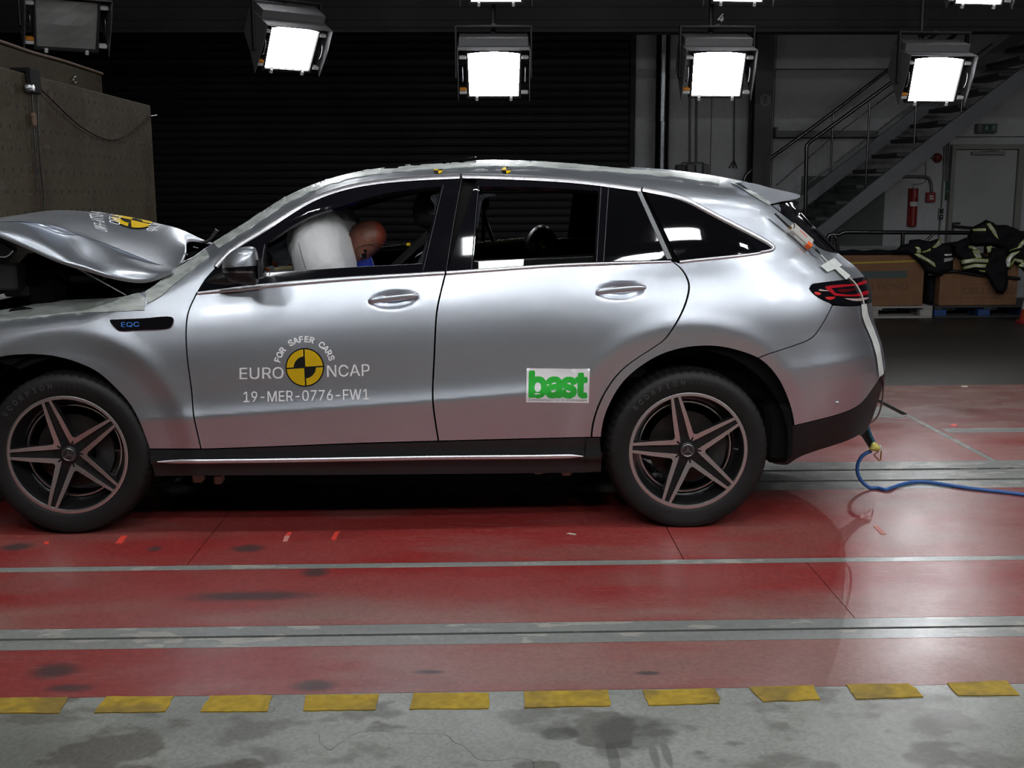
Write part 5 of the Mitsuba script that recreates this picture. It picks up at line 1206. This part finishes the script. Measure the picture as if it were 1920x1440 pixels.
# ------------------------------------------------------------------ column, pipe and fittings on the wall
PILLAR = mat('column_black', prin((.018, .018, .019), .45, 0, .45)); PIPE = mat('pipe_black', prin((.16, .165, .17), .24, 1.))
YC1 = YW - .45
CO = thing('steel_column', 'black steel column between the grey wall panels, with a round prohibition sign', 'column')
x0, x1 = wx(1415, 200, YC1), wx(1449, 200, YC1)
obj(CO + '__flange', bbox(x0, x1, YC1, YC1 + .03, 0, zb0 + 1.2, .004), PILLAR, False); obj(CO + '__flange', bbox(x0, x1, YC1 + .3, YC1 + .33, 0, zb0 + 1.2, .004), PILLAR, False)
obj(CO + '__web', box((x0 + x1) / 2 - .01, (x0 + x1) / 2 + .01, YC1 + .03, YC1 + .3, 0, zb0 + 1.2), PILLAR, False)
PS = thing('prohibition_sign', 'round grey no-entry-for-pedestrians sign on the black column', 'sign')
c = at(1435, 187.5, YC1 - .006); SGN = mat('sign_grey', prin((.16, .16, .16), .6)); SGD = mat('sign_dark', prin((.03, .03, .03), .6))
def plate2(pts_or_poly, c, Y, th, m, key):
    pg = pts_or_poly if isinstance(pts_or_poly, (sg.Polygon, sg.MultiPolygon)) else sg.Polygon(pts_or_poly)
    ms = [trimesh.creation.extrude_polygon(g, th) for g in getattr(pg, 'geoms', [pg]) if g.area > 1e-9]
    me = trimesh.util.concatenate(ms); me.apply_transform(np.array([[1, 0, 0, c[0]], [0, 0, 1, Y - th], [0, 1, 0, c[2]], [0, 0, 0, 1.]])); me.fix_normals(); return obj(key, me, m, False)
plate2(sg.Point(0, 0).buffer(.078), c, YC1 - .001, .004, SGN, PS + '__plate')
fig = so.unary_union([sg.Point(.004, .046).buffer(.011), sg.LineString([(.002, .03), (-.006, -.004)]).buffer(.010), sg.LineString([(-.006, -.004), (.012, -.028), (.010, -.052)]).buffer(.006), sg.LineString([(-.006, -.004), (-.022, -.05)]).buffer(.006), sg.LineString([(.002, .026), (.022, .004)]).buffer(.005), sg.LineString([(.0, .026), (-.022, .006)]).buffer(.005)])
plate2(fig, c, YC1 - .005, .002, SGD, PS + '__figure'); plate2(sg.Point(0, 0).buffer(.076).difference(sg.Point(0, 0).buffer(.064)).union(sg.LineString([(-.05, .05), (.05, -.05)]).buffer(.006)), c, YC1 - .005, .003, SGN, PS + '__ring')
DP = thing('downpipe', 'black round pipe with a bright highlight running up the grey wall beside the shutter', 'pipe')
c = at(1241, 250, YW - .25); rp = 13 / 2100 * (YW - .25 - CAM[1])
obj(DP + '__lower_pipe', tube([(c[0], YW - .25, 0), (c[0], YW - .25, wz(1241, 229, YW - .25))], rp, 28), PIPE, 40); obj(DP + '__upper_pipe', tube([(c[0], YW - .25, wz(1241, 229, YW - .25) + .004), (c[0], YW - .25, zb0 + 1.5)], rp * 1.02, 28), PIPE, 40)
CONDUIT = mat('conduit_grey', prin((.10, .10, .105), .5))
def wall_tube(key, pts, r, m=CONDUIT, dy=.02, per=4, straight=True):
    p = np.array(pts, float) if straight else crv(pts, per)
    obj(key, tube(at(p[:, 0], p[:, 1], YW - dy), r, 8), m, True)
SB = thing('socket_boxes', 'group of grey junction boxes fed by two conduits, above the car roof', 'junction box')
wall_tube(SB + '__conduit', [(1294, 62), (1293, 306)], .015); wall_tube(SB + '__conduit', [(1307, 62), (1305, 306)], .015)
for a, b, cc, d, m in ((1267, 1285, 309, 325, BLACK), (1287, 1302, 307, 332, CONDUIT), (1304, 1316, 308, 332, GREYPLASTIC), (1317, 1328, 308, 330, CONDUIT)):
    p0, p1 = at(a, d, YW - .06), at(b, cc, YW - .06); obj(SB + '__box', bbox(p0[0], p1[0], YW - .10, YW - .002, p0[2], p1[2], .008), m, 30)
wall_tube(SB + '__lead', [(1276, 310), (1280, 305), (1318, 305), (1323, 310)], .009)
PC = thing('pendant_cable', 'dark cable hanging down the grey wall and ending in three prongs', 'cable')
wall_tube(PC + '__wire', [(1378, 62), (1376, 300)], .008, BLK, .05)
for dx in (-8, 0, 7): obj(PC + '__prong', tube(at([1376, 1375 + dx], [300, 315], YW - .05), .008, 6), BLK, True)
CT = thing('cable_tray', 'grey cable tray on the wall behind the stair', 'cable tray')
p0, p1 = at(1454, 257, YW - .08), at(1645, 243, YW - .08)
obj(CT + '__tray', [bbox(p0[0], p1[0], YW - .14, YW - .002, p0[2] - .005, p0[2] + .012, .003), bbox(p0[0], p1[0], YW - .14, YW - .13, p0[2], p0[2] + .08, .003)], CONDUIT, False)
obj(CT + '__bracket', bbox(p0[0] - .02, p0[0] + .01, YW - .16, YW - .002, p0[2], p0[2] + .13, .003), DARKSTEEL, False)
# ------------------------------------------------------------------ stair with rails
YN, YF = 9.35, 10.35
STRING = mat('stair_steel', prin((.125, .13, .137), .5, .2)); TREAD = mat('stair_tread', prin((.035, .036, .038), .6)); RAILM = mat('rail_steel', prin((.14, .14, .145), .22, .95))
ST_ = thing('stair', 'grey open steel stair with two handrails climbing along the rear wall', 'stair')
def stringer(up, lo, Y, key):
    a, b = at(*np.array(up, float).T, Y), at(*np.array(lo, float).T, Y)
    pg = sg.Polygon(np.vstack([a[:, [0, 2]], b[::-1][:, [0, 2]]])).buffer(0).intersection(sg.box(-5, 0, 30, 9))
    plate2(pg, (0, 0, 0), Y + .03, .06, STRING, key)
stringer([(1370, 555), (1560, 405), (1629, 348), (1719, 277), (1792, 221), (1920, 124), (2060, 18)], [(1370, 585), (1560, 434), (1629, 380), (1719, 311), (1800, 250), (1920, 158), (2060, 52)], YN, ST_ + '__stringer')
stringer([(1370, 468), (1560, 322), (1640, 261), (1721, 199), (1920, 47), (2000, -14)], [(1370, 495), (1560, 349), (1640, 288), (1721, 226), (1920, 74), (2000, 13)], YF, ST_ + '__stringer')
YM = (YN + YF) / 2
for k in range(-5, 11):
    c = at(1603 + 37 * k, 351 - 29.2 * k, YM)
    if c[2] < .05: continue
    obj(ST_ + '__tread', bbox(c[0] - .14, c[0] + .14, YN + .03, YF - .03, c[2] - .02, c[2] + .03, .005), TREAD, False)
nr = at(*np.array(crv([(1510, 400), (1511, 340), (1512, 282), (1513, 273), (1519, 266), (1530, 258), (1575, 225), (1630, 185), (1720, 118), (1800, 58), (1900, -18)], 5)).T, YN); obj(ST_ + '__handrail', tube(nr, .024, 10), RAILM, True)
fr_ = at(*np.array(crv([(1395, 400), (1395, 350), (1396, 335), (1402, 325), (1420, 313), (1565, 208), (1660, 135), (1760, 60), (1850, -8)], 5)).T, YF); obj(ST_ + '__handrail', tube(fr_, .024, 10), RAILM, True)
for a, b in (((1515, 345), (1630, 257)), ((1630, 257), (1860, 82))): obj(ST_ + '__mid_rail', tube(at([a[0], b[0]], [a[1], b[1]], YN), .010, 8), RAILM, True)
for a, b in (((1455, 348), (1560, 258)), ((1560, 258), (1800, 78))): obj(ST_ + '__mid_rail', tube(at([a[0], b[0]], [a[1], b[1]], YF), .010, 8), RAILM, True)
for a, b, Y in (((1631, 187), (1626, 352), YN), ((1722, 120), (1720, 280), YN), ((1812, 52), (1809, 211), YN), ((1562, 212), (1557, 352), YF), ((1722, 92), (1720, 228), YF)):
    p0, p1 = at(a[0], a[1], Y), at(b[0], b[1], Y); obj(ST_ + '__baluster', tube([p0, (p0[0], Y, p1[2])], .013, 10), RAILM, True)
# ------------------------------------------------------------------ guard rail
YG = 9.12
GRl = thing('guard_rail', 'low tubular steel guard rail behind the cardboard boxes', 'guard rail')
p = at(*np.array(crv([(1552, 462), (1552, 446), (1558, 440), (1572, 440), (1578, 437), (1584, 435.5), (1640, 435.5), (1750, 436), (1830, 436.5), (1960, 437)], 5)).T, YG); obj(GRl + '__top_rail', tube(p, .026, 10), RAILM, True)
for px, key in ((1693, 'post'), (1560, 'post'), (1850, 'post')):
    c = at(px, 437, YG); obj(GRl + '__' + key, tube([(c[0], YG, 0), (c[0], YG, c[2])], .024, 10), RAILM, True)
c = at([1562, 1569, 1571], [440, 447, 475], YG); obj(GRl + '__loop', tube(np.vstack([c, [[c[2][0], YG, 0]]]), .022, 10), RAILM, True)
c = at([1752, 1732], [437, 456], YG); obj(GRl + '__brace', tube(c, .018, 8), RAILM, True)
# ------------------------------------------------------------------ white door and what hangs beside it
DOORM = mat('door_grey', prin((.30, .305, .30), .5)); FRAME = mat('door_frame', prin((.19, .19, .17), .5))
thing('door_2', 'pale grey steel door with closer and frame at the right of the rear wall', 'door', kind='structure')
xd0, xd1, zd = wx(1788, 300), wx(1904, 300), wz(1850, 281)
obj('door_2__leaf', bbox(xd0, xd1, YW - .05, YW - .005, .01, zd, .006), DOORM, 30)
obj('door_2__frame', [bbox(xd0 - .06, xd0 - .004, YW - .09, YW - .002, 0, zd + .06, .006), bbox(xd1 + .004, xd1 + .09, YW - .09, YW - .002, 0, zd + .06, .006), bbox(xd0 - .06, xd1 + .09, YW - .09, YW - .002, zd + .004, zd + .07, .006)], FRAME, 30)
obj('door_2__closer', bbox(wx(1817, 285), wx(1880, 285), YW - .10, YW - .05, zd - .07, zd - .025, .008), FRAME, 30)
obj('door_2__closer_arm', tube([(wx(1830, 285), YW - .09, zd - .03), (wx(1870, 280), YW - .13, zd + .0)], .008, 6), FRAME, True)
h0, h1 = at(1786, 424, YW - .09), at(1830, 428, YW - .09)
obj('door_2__push_bar', tube([h0, h1], .018, 8), BLACK, True); obj('door_2__lock_plate', bbox(h0[0] - .02, h0[0] + .03, YW - .08, YW - .05, h0[2] - .10, h0[2] + .05, .006), DARKSTEEL, 30)
obj('wall_back__recess_panel', bbox(wx(1500, 400), wx(1657, 400), YW - .012, YW - .001, 0, wz(1600, 330), .004), mat('recess_green', prin((.085, .10, .095), .7)), False)
def wall_box(key, px0, py0, px1, py1, th, m, y=0., r=.006):
    a, b = at(px0, py1, YW - y - th), at(px1, py0, YW - y - th); return obj(key, bbox(a[0], b[0], YW - y - th, YW - y - .001, a[2], b[2], r), m, 30)
EX = thing('fire_extinguisher_box', 'tall red fire extinguisher cover with a white label, left of the door', 'fire extinguisher')
REDM = mat('signal_red', prin((.20, .012, .014), .45))
a, b = at(1705, 424, YW - .12), at(1727, 353, YW - .12); xm = (a[0] + b[0]) / 2; hw_ = (b[0] - a[0]) / 2
pts = [(hw_ * math.cos(t), -.10 * math.sin(t)) for t in np.linspace(0, math.pi, 13)]
m = trimesh.creation.extrude_polygon(sg.Polygon(pts), b[2] - a[2]); m.apply_translation((xm, YW - .005, a[2])); m.fix_normals(); obj(EX + '__cover', m, REDM, 40)
LAB = mat('label_white', prin((.55, .55, .54), .6))
def curved_label(key, z0, z1, w, m): 
    t = np.linspace(math.pi / 2 - w, math.pi / 2 + w, 7); P = np.array([[(xm + (hw_ + .001) * math.cos(u), YW - .005 - .1015 * math.sin(u), z) for z in (z0, z1)] for u in t]); me = grid_mesh(P)
    if me.face_normals[:, 1].mean() > 0: me.invert()
    obj(key, me, m, True)
curved_label(EX + '__label', wz(1716, 387, YW - .1), wz(1716, 378, YW - .1), .9, LAB); curved_label(EX + '__emblem', wz(1716, 371, YW - .1), wz(1716, 358, YW - .1), .35, mat('dull_red', prin((.30, .04, .03), .5)))
FA = thing('fire_alarm_button', 'red square fire alarm button with a white symbol between the extinguisher and the door', 'fire alarm')
wall_box(FA + '__case', 1737, 360.5, 1755, 379, .06, REDM)
for q in ((1743, 366, 1747, 369.5), (1747.8, 366, 1750.5, 369.5), (1743, 371, 1750.5, 374)): wall_box(FA + '__symbol', *q, .002, LAB, .0605, .0005)
BE = thing('alarm_bell', 'round red alarm bell under the stair', 'bell'); c = at(1761, 296, YW - .08); l = lathe([(0, -.075), (.03, -.07), (.055, -.05), (.066, -.02), (.066, 0)], 24); l.apply_translation((c[0], YW - .004, c[2])); obj(BE + '__gong', l, mat('bell_red', prin((.13, .022, .016), .45)), 40)
wall_tube(BE + '__mount', [(1746, 296), (1755, 296)], .010, CONDUIT, .03)
GS = thing('first_aid_sign', 'dark green safety sign with white symbols beside the white door', 'sign')
GRN = mat('sign_green', prin((.010, .06, .035), .5)); wall_box(GS + '__board', 1772, 340, 1787.5, 375, .02, GRN, 0, .002)
for q in ((1780, 345, 1784, 349), (1781.5, 353, 1783.5, 357), (1776, 358, 1785, 359.5)): wall_box(GS + '__symbol', *q, .002, LAB, .0205, .0005)
wall_box(GS + '__lower_field', 1773, 364, 1786.5, 374, .002, mat('sign_dark_green', prin((.02, .03, .022), .5)), .0205, .0005)
SW = thing('switch_unit', 'grey wall unit with two black push buttons below the green sign', 'switch')
wall_box(SW + '__case', 1759.5, 390, 1770, 412, .04, GREYPLASTIC)
for q in ((1762, 392, 1769, 400), (1761.5, 402.5, 1768.5, 411)): wall_box(SW + '__button', *q, .015, BLACK, .0405, .003)
wall_box(SW + '__indicator', 1764.3, 405.5, 1766, 407.5, .004, WHITE, .056, .001)
CN = thing('wall_conduit', 'bundle of grey conduits running down the wall beside the door to the switch unit', 'conduit')
for px in (1768.5, 1773, 1777): wall_tube(CN + '__pipe', [(px + 3, 262), (px, 340)], .010)
wall_tube(CN + '__pipe', [(1768, 340), (1765, 390)], .010); wall_tube(CN + '__pipe', [(1763, 412), (1760, 445)], .012)
wall_tube(CN + '__duct', [(1690, 331), (1735, 332), (1742, 335), (1746, 345), (1747, 361)], .02, CONDUIT, .03, 4, False)
wall_tube(CN + '__thin_wire', [(1736, 303), (1736, 341), (1728, 344), (1713, 346), (1712, 353)], .004)
XS = thing('exit_sign', 'dark green emergency exit sign with an arrow above the white door', 'sign')
wall_box(XS + '__case', 1832, 232, 1871, 249, .10, CONDUIT, 0, .006); wall_box(XS + '__panel', 1842, 233, 1869, 247.5, .006, GRN, .1005, .001)
c = at(1850, 240, YW - .108); SYM = mat('sign_pale', prin((.22, .25, .25), .6))
plate2(so.unary_union([sg.box(-.010, -.005, .010, .034), sg.Polygon([(-.026, .002), (.026, .002), (0, -.034)])]), c, YW - .1068, .002, SYM, XS + '__arrow')
c = at(1863, 240, YW - .108); plate2(so.unary_union([sg.Point(.006, .032).buffer(.008), sg.LineString([(.004, .02), (-.004, -.006), (.012, -.03)]).buffer(.006), sg.LineString([(-.004, -.006), (-.02, -.024)]).buffer(.006), sg.LineString([(-.016, .012), (.004, .018), (.018, .008)]).buffer(.005)]), c, YW - .1068, .002, SYM, XS + '__running_figure')
plate2(sg.box(.028, -.036, .034, .036), c, YW - .1068, .002, SYM, XS + '__door_line')
DS = thing('door_label', 'small black label above the push bar of the white door', 'label'); wall_box(DS, 1782, 417, 1801, 421, .003, BLK, .0505, .0005)
# ------------------------------------------------------------------ boxes on pallets
YP = float(floor_at(1700, 597)[1])
def f_card(p, n, uv): return MIX((.17, .085, .045), (.22, .115, .062), FBM(p.x * 2, p.y * 2, p.z * 6)) * (.92 + .16 * N(p.x * 50, p.z * 9, p.y * 50))
CARD = mat('cardboard', prin(mikit.proc(f_card), .8, 0, .2)); WOOD = mat('pallet_wood', prin(mikit.proc(lambda p, n, uv: MIX((.26, .25, .235), (.36, .345, .32), FBM(p.x * 3, p.y * 30, p.z * 30))), .8, 0, .2)); WOODD = mat('pallet_dark', prin((.03, .032, .034), .7)); PBLUE = mat('pallet_blue', prin((.012, .045, .16), .6))
PRT = mat('print_teal', prin((.055, .075, .072), .7)); PRD = mat('print_brown', prin((.105, .058, .036), .8)); TAPEY = mat('strap_yellow', prin((.36, .26, .02), .5))
def pallet(px0, px1, m, mb, label, depth=.8):
    k = thing('pallet', label, 'pallet')
    x0, x1 = float(floor_at(px0, 597)[0]), float(floor_at(px1, 597)[0]); L = x1 - x0; y0, y1 = YP, YP + depth
    for i, (a, b) in enumerate(((0, .145), (L / 2 - .07, L / 2 + .07), (L - .145, L))):
        for c in (0, .35, .7): obj(k + '__block', bbox(x0 + a, x0 + b, y0 + c * depth + .002, y0 + c * depth + .10, .022, .10, .004), mb, False)
    for c in (0, .35, .7): obj(k + '__bottom_board', bbox(x0, x1, y0 + c * depth, y0 + c * depth + .10, .002, .022, .003), m, False)
    for i in range(6): obj(k + '__deck_board', bbox(x0, x1, y0 + i * depth / 6, y0 + i * depth / 6 + .115, .121, .144, .003), m, False)
    for c in (0, .5, .92): obj(k + '__stringer_board', bbox(x0 + c * L, x0 + c * L + .08 * L, y0, y1, .10, .121, .003), m, False)
    return x0, x1
pa0, pa1 = pallet(1520, 1749, WOOD, WOOD, 'pale wooden pallet under the larger cardboard box behind the car'); pb0, pb1 = pallet(1753, 1945, WOODD, PBLUE, 'dark pallet with blue blocks under the right cardboard box')
def carton(px0, px1, pyt, label, pyb=573):
    k = thing('cardboard_box', label, 'box'); a, b = at(px0, pyb, YP + .02), at(px1, pyt, YP + .02); z0 = .146
    obj(k + '__carton', bbox(a[0], b[0], YP + .02, YP + .72, z0, b[2], .008), CARD, 30); return k
def print_on(key, pts, m, dy=.0185): 
    v2, f = tri2d(sg.Polygon(pts), 20); me = trimesh.Trimesh(at(v2[:, 0], v2[:, 1], YP + dy), f, process=False)
    if me.face_normals[:, 1].mean() > 0: me.invert()
    obj(key, me, m, False)
def text_on(key, text, x0, x1, yb, h, m, slope=0., dy=.0185):
    t = flat_text(text); v = np.asarray(t.vertices)[:, :2]; u = (v[:, 0] - v[:, 0].min()) / np.ptp(v[:, 0]); X = x0 + (x1 - x0) * u
    me = trimesh.Trimesh(at(X, yb + slope * (X - x0) - v[:, 1] * h, YP + dy), t.faces, process=False)
    if me.face_normals[:, 1].mean() > 0: me.invert()
    obj(key, me, m, False)
K1 = carton(1530, 1735, 478, 'cardboard box with yellow strap and teal printed bar, behind the car tail')
print_on(K1 + '__printed_bar', [(1600, 509), (1700, 507.5), (1701, 521), (1600, 523)], PRT); text_on(K1 + '__lettering', 'CELLBOND', 1596, 1702, 543.5, 12.5, PRD)
print_on(K1 + '__strap', [(1531, 494), (1735, 487), (1735, 490.5), (1531, 497.5)], TAPEY, .017)
K2 = carton(1760, 1912, 480, 'brown cardboard box half hidden under black jackets at the right edge')
text_on(K2 + '__lettering', 'CELLBOND', 1806, 1905, 551, 11.5, PRD); print_on(K2 + '__frame_line', [(1803, 532), (1905, 534), (1905, 534.8), (1803, 532.8)], PRD); print_on(K2 + '__frame_line', [(1803, 532), (1803.8, 532), (1803.8, 553), (1803, 553)], PRD)
print_on(K2 + '__panel_edge', [(1761, 557), (1911, 559), (1911, 560), (1761, 558)], PRD)
sb = crv([(1740, 516), (1780, 509), (1800, 510), (1840, 516), (1880, 519), (1912, 523)], 5); sp_ = at(sb[:, 0], sb[:, 1], YP + .004); obj(K2 + '__black_strap', tube(sp_ * [1, 1, 1], .022, 6), BLK, True)
JK = mat('jacket_black', prin(mikit.proc(lambda p, n, uv: MIX((.006, .006, .008), (.014, .014, .016), FBM(p.x * 12, p.y * 12, p.z * 12))), .85, 0, .15)); LIME = mat('strip_lime', prin((.42, .52, .09), .5)); SILV = mat('strip_silver', prin((.55, .56, .52), .4, .3)); 
CLO = thing('black_sack', 'crumpled black sack lying along the top of the larger cardboard box', 'sack')
obj(CLO, inflate(J([(1535, 482)], crv([(1540, 472), (1560, 468), (1580, 470), (1598, 467.5), (1620, 470), (1642, 467.5), (1662, 469), (1680, 468), (1692, 466)]), [(1694, 482)]), YP + .2, .16, .16, step=5), JK, True)
GD = thing('dark_filler', 'black filler shape in the dark gap between the two cardboard boxes', 'cloth'); obj(GD, inflate([(1734, 512), (1762, 508), (1764, 572), (1736, 574)], YP + .25, .10, .1, step=5), JK, True)  # black shape filling the dark gap between the boxes
def zz(pts, x0=1640, y0=400, s=6.857): return [(x0 + a / s, y0 + b / s) for a, b in pts]
def jacket(label, outline, Y, t, strips, badge=()):
    k = thing('firefighter_jacket', label, 'jacket', 'firefighter jackets on the boxes')
    pg = sg.Polygon(zz(outline)).buffer(0); pg = max(getattr(pg, 'geoms', [pg]), key=lambda g: g.area); pg = pg.buffer(1.5).buffer(-1.5)
    m = inflate(pg, Y, t, t, step=3.5, grow=9.)
    fold = (meshkit.fbm(m.vertices * [7, 3, 9], 3, 5) - .5) * .10; v = m.vertices.copy(); v[:, 1] += fold; m.vertices = v; m = trimesh.Trimesh(m.vertices, m.faces, process=False); obj(k + '__body', m, JK, True)
    def lay(key, pts, mm, lift):
        P = sg.Polygon(pts).buffer(0)
        if P.is_empty: return
        v2, f = tri2d(P, 2.5); b = pg.boundary; d = np.array([b.distance(sg.Point(q)) if pg.contains(sg.Point(q)) else 0 for q in v2]); s = np.clip(d / 9., 0, 1); s = (1 - (1 - s) ** 2) ** .5
        p = at(v2[:, 0], v2[:, 1], Y - t * s); p[:, 1] += (meshkit.fbm(p * [7, 3, 9], 3, 5) - .5) * .10 - .012 - lift
        me = trimesh.Trimesh(p, f, process=False)
        if me.face_normals[:, 1].mean() > 0: me.invert()
        obj(key, thicken(me, [0, .008, 0]), mm, 40)
    for st in strips:
        P = sg.Polygon(zz(st)).buffer(0); lay(k + '__reflective_strip', np.array(P.exterior.coords), LIME, 0)
        Q = P.buffer(-1.1); Q = max(getattr(Q, 'geoms', [Q]), key=lambda g: g.area) if not Q.is_empty else Q
        if not Q.is_empty: lay(k + '__reflective_strip', np.array(Q.exterior.coords), SILV, .004)
    for bd in badge: lay(k + '__name_patch', zz(bd), SILV, 0)
jacket('black firefighter jacket with lime strips draped over the corner between the two boxes', [(240, 500), (340, 400), (440, 390), (450, 345), (560, 330), (700, 360), (800, 330), (850, 318), (850, 390), (1010, 370), (1015, 560), (1000, 745), (880, 770), (860, 805), (740, 790), (640, 740), (560, 640), (470, 560), (430, 525), (250, 520)], YP + .02, .09,
       [[(500, 520), (560, 512), (660, 570), (770, 640), (772, 690), (735, 668), (650, 610), (560, 565)], [(518, 432), (560, 430), (592, 462), (590, 512), (528, 500), (545, 465)], [(740, 440), (840, 322), (836, 370), (850, 400), (780, 445)], [(600, 500), (720, 448), (716, 480), (640, 505)]],
       [[(892, 525), (982, 518), (984, 540), (894, 547)], [(884, 578), (998, 566), (1000, 600), (892, 626)]])
jacket('firefighter jacket with two level reflective bands hanging over the right box', [(890, 385), (1060, 360), (1200, 300), (1260, 470), (1450, 560), (1490, 440), (1700, 450), (1720, 700), (1705, 940), (1660, 1040), (1560, 1020), (1490, 900), (1430, 790), (1120, 735), (1095, 590), (1015, 545), (1010, 440)], YP - .03, .10,
       [[(1108, 602), (1280, 578), (1450, 588), (1452, 632), (1280, 625), (1115, 652)], [(1115, 690), (1280, 648), (1428, 655), (1422, 700), (1280, 690), (1130, 722)], [(1256, 478), (1335, 474), (1368, 572), (1300, 576)], [(1205, 412), (1310, 450), (1280, 462), (1215, 448)], [(1330, 728), (1422, 736), (1418, 758), (1362, 750)], [(1430, 430), (1510, 418), (1480, 500), (1442, 492)]])
jacket('firefighter jacket heaped highest of the pile with a slanting lime shoulder strip', [(1190, 290), (1230, 200), (1270, 170), (1430, 80), (1530, 125), (1560, 150), (1700, 150), (1830, 200), (1920, 280), (2100, 330), (2100, 690), (1800, 670), (1690, 640), (1700, 480), (1560, 440), (1450, 420), (1300, 430), (1200, 400)], YP + .14, .13,
       [[(1240, 200), (1420, 190), (1422, 226), (1262, 226)], [(1430, 132), (1480, 125), (1560, 232), (1580, 332), (1540, 292), (1462, 182)], [(1720, 482), (1830, 438), (1920, 328), (1922, 390), (1830, 472), (1742, 500)]])
jacket('black firefighter jacket sleeve with crossed lime and silver bands at the right edge', [(1640, 600), (1740, 480), (1870, 440), (2000, 480), (2100, 560), (2100, 860), (1900, 740), (1800, 640), (1740, 720), (1660, 700)], YP - .02, .07,
       [[(1645, 640), (1740, 512), (1860, 480), (1745, 590), (1722, 702), (1682, 690)], [(1745, 640), (1800, 578), (1920, 600), (1920, 642), (1805, 615), (1735, 690)], [(1830, 682), (1920, 630), (1990, 650), (1980, 695)]])
CO2 = thing('traffic_cone', 'red and white traffic cone cut by the right edge of the picture', 'cone')
c = floor_at(1931, 606); 
for nm, pr_, mm in (('base', [(0, .03), (.15, .03), (.16, 0.001)], REDM), ('lower_red_band', [(.12, .03), (.098, .16)], mat('cone_red', prin((.38, .035, .02), .5))), ('white_band', [(.099, .16), (.074, .31)], LAB), ('upper_red_band', [(.074, .31), (.046, .46)], 'mat_cone_red'), ('tip', [(.047, .46), (.03, .56), (.0, .565)], 'mat_cone_red')):
    l = lathe(pr_, 32, 'z'); l.apply_translation((c[0], c[1], 0)); l.fix_normals() if nm in ('base', 'tip') else None; obj(CO2 + '__' + nm, l, mm, 40)
# ------------------------------------------------------------------ scraps on the floor
SCR = mat('scrap_red', prin((.60, .05, .035), .5)); SCP = mat('scrap_pale', prin((.45, .40, .34), .6)); PNK = mat('scrap_pink', prin((.45, .18, .15), .6))
def scrap(pts, m, label, group=None):
    w = floor_at([a for a, b in pts], [b for a, b in pts])[:, :2]; k = thing('tape_scrap', label, 'tape scrap', group); me = trimesh.creation.extrude_polygon(sg.Polygon(w).convex_hull, .002); obj(k, me, m, False)
scrap([(216, 1019), (228, 1005), (239, 1005), (229, 1019)], SCR, 'short red tape mark on the floor right of the front wheel'); scrap([(620, 1012), (628, 998), (637, 996), (629, 1013)], SCR, 'bright red tape mark furthest right on the floor below the front door')
scrap([(534, 1005), (540, 999), (547, 998), (544, 1004)], SCR, 'red end of a tape mark below the front door'); scrap([(530, 1016), (534, 1005), (544, 1005), (538, 1016)], PNK, 'pale end of a worn tape mark below the front door'); scrap([(82, 1021), (84, 1016), (92, 1015), (91, 1021)], SCR, 'tiny red tape scrap left below the front wheel')
scrap([(1636, 986), (1646, 986), (1661, 1002), (1652, 1002)], PNK, 'faded pink tape mark on the floor behind the rear wheel'); scrap([(1781, 797), (1790, 795), (1796, 798), (1787, 800)], SCR, 'red scrap on the floor beyond the blue cable'); scrap([(1802, 724), (1815, 724), (1814, 726), (1804, 726)], SCP, 'white scrap at the far edge of the red floor'); scrap([(1062, 1001), (1068, 999.5), (1081, 1002), (1078, 1003.5)], SCP, 'pale splinter on the floor below the rear door')
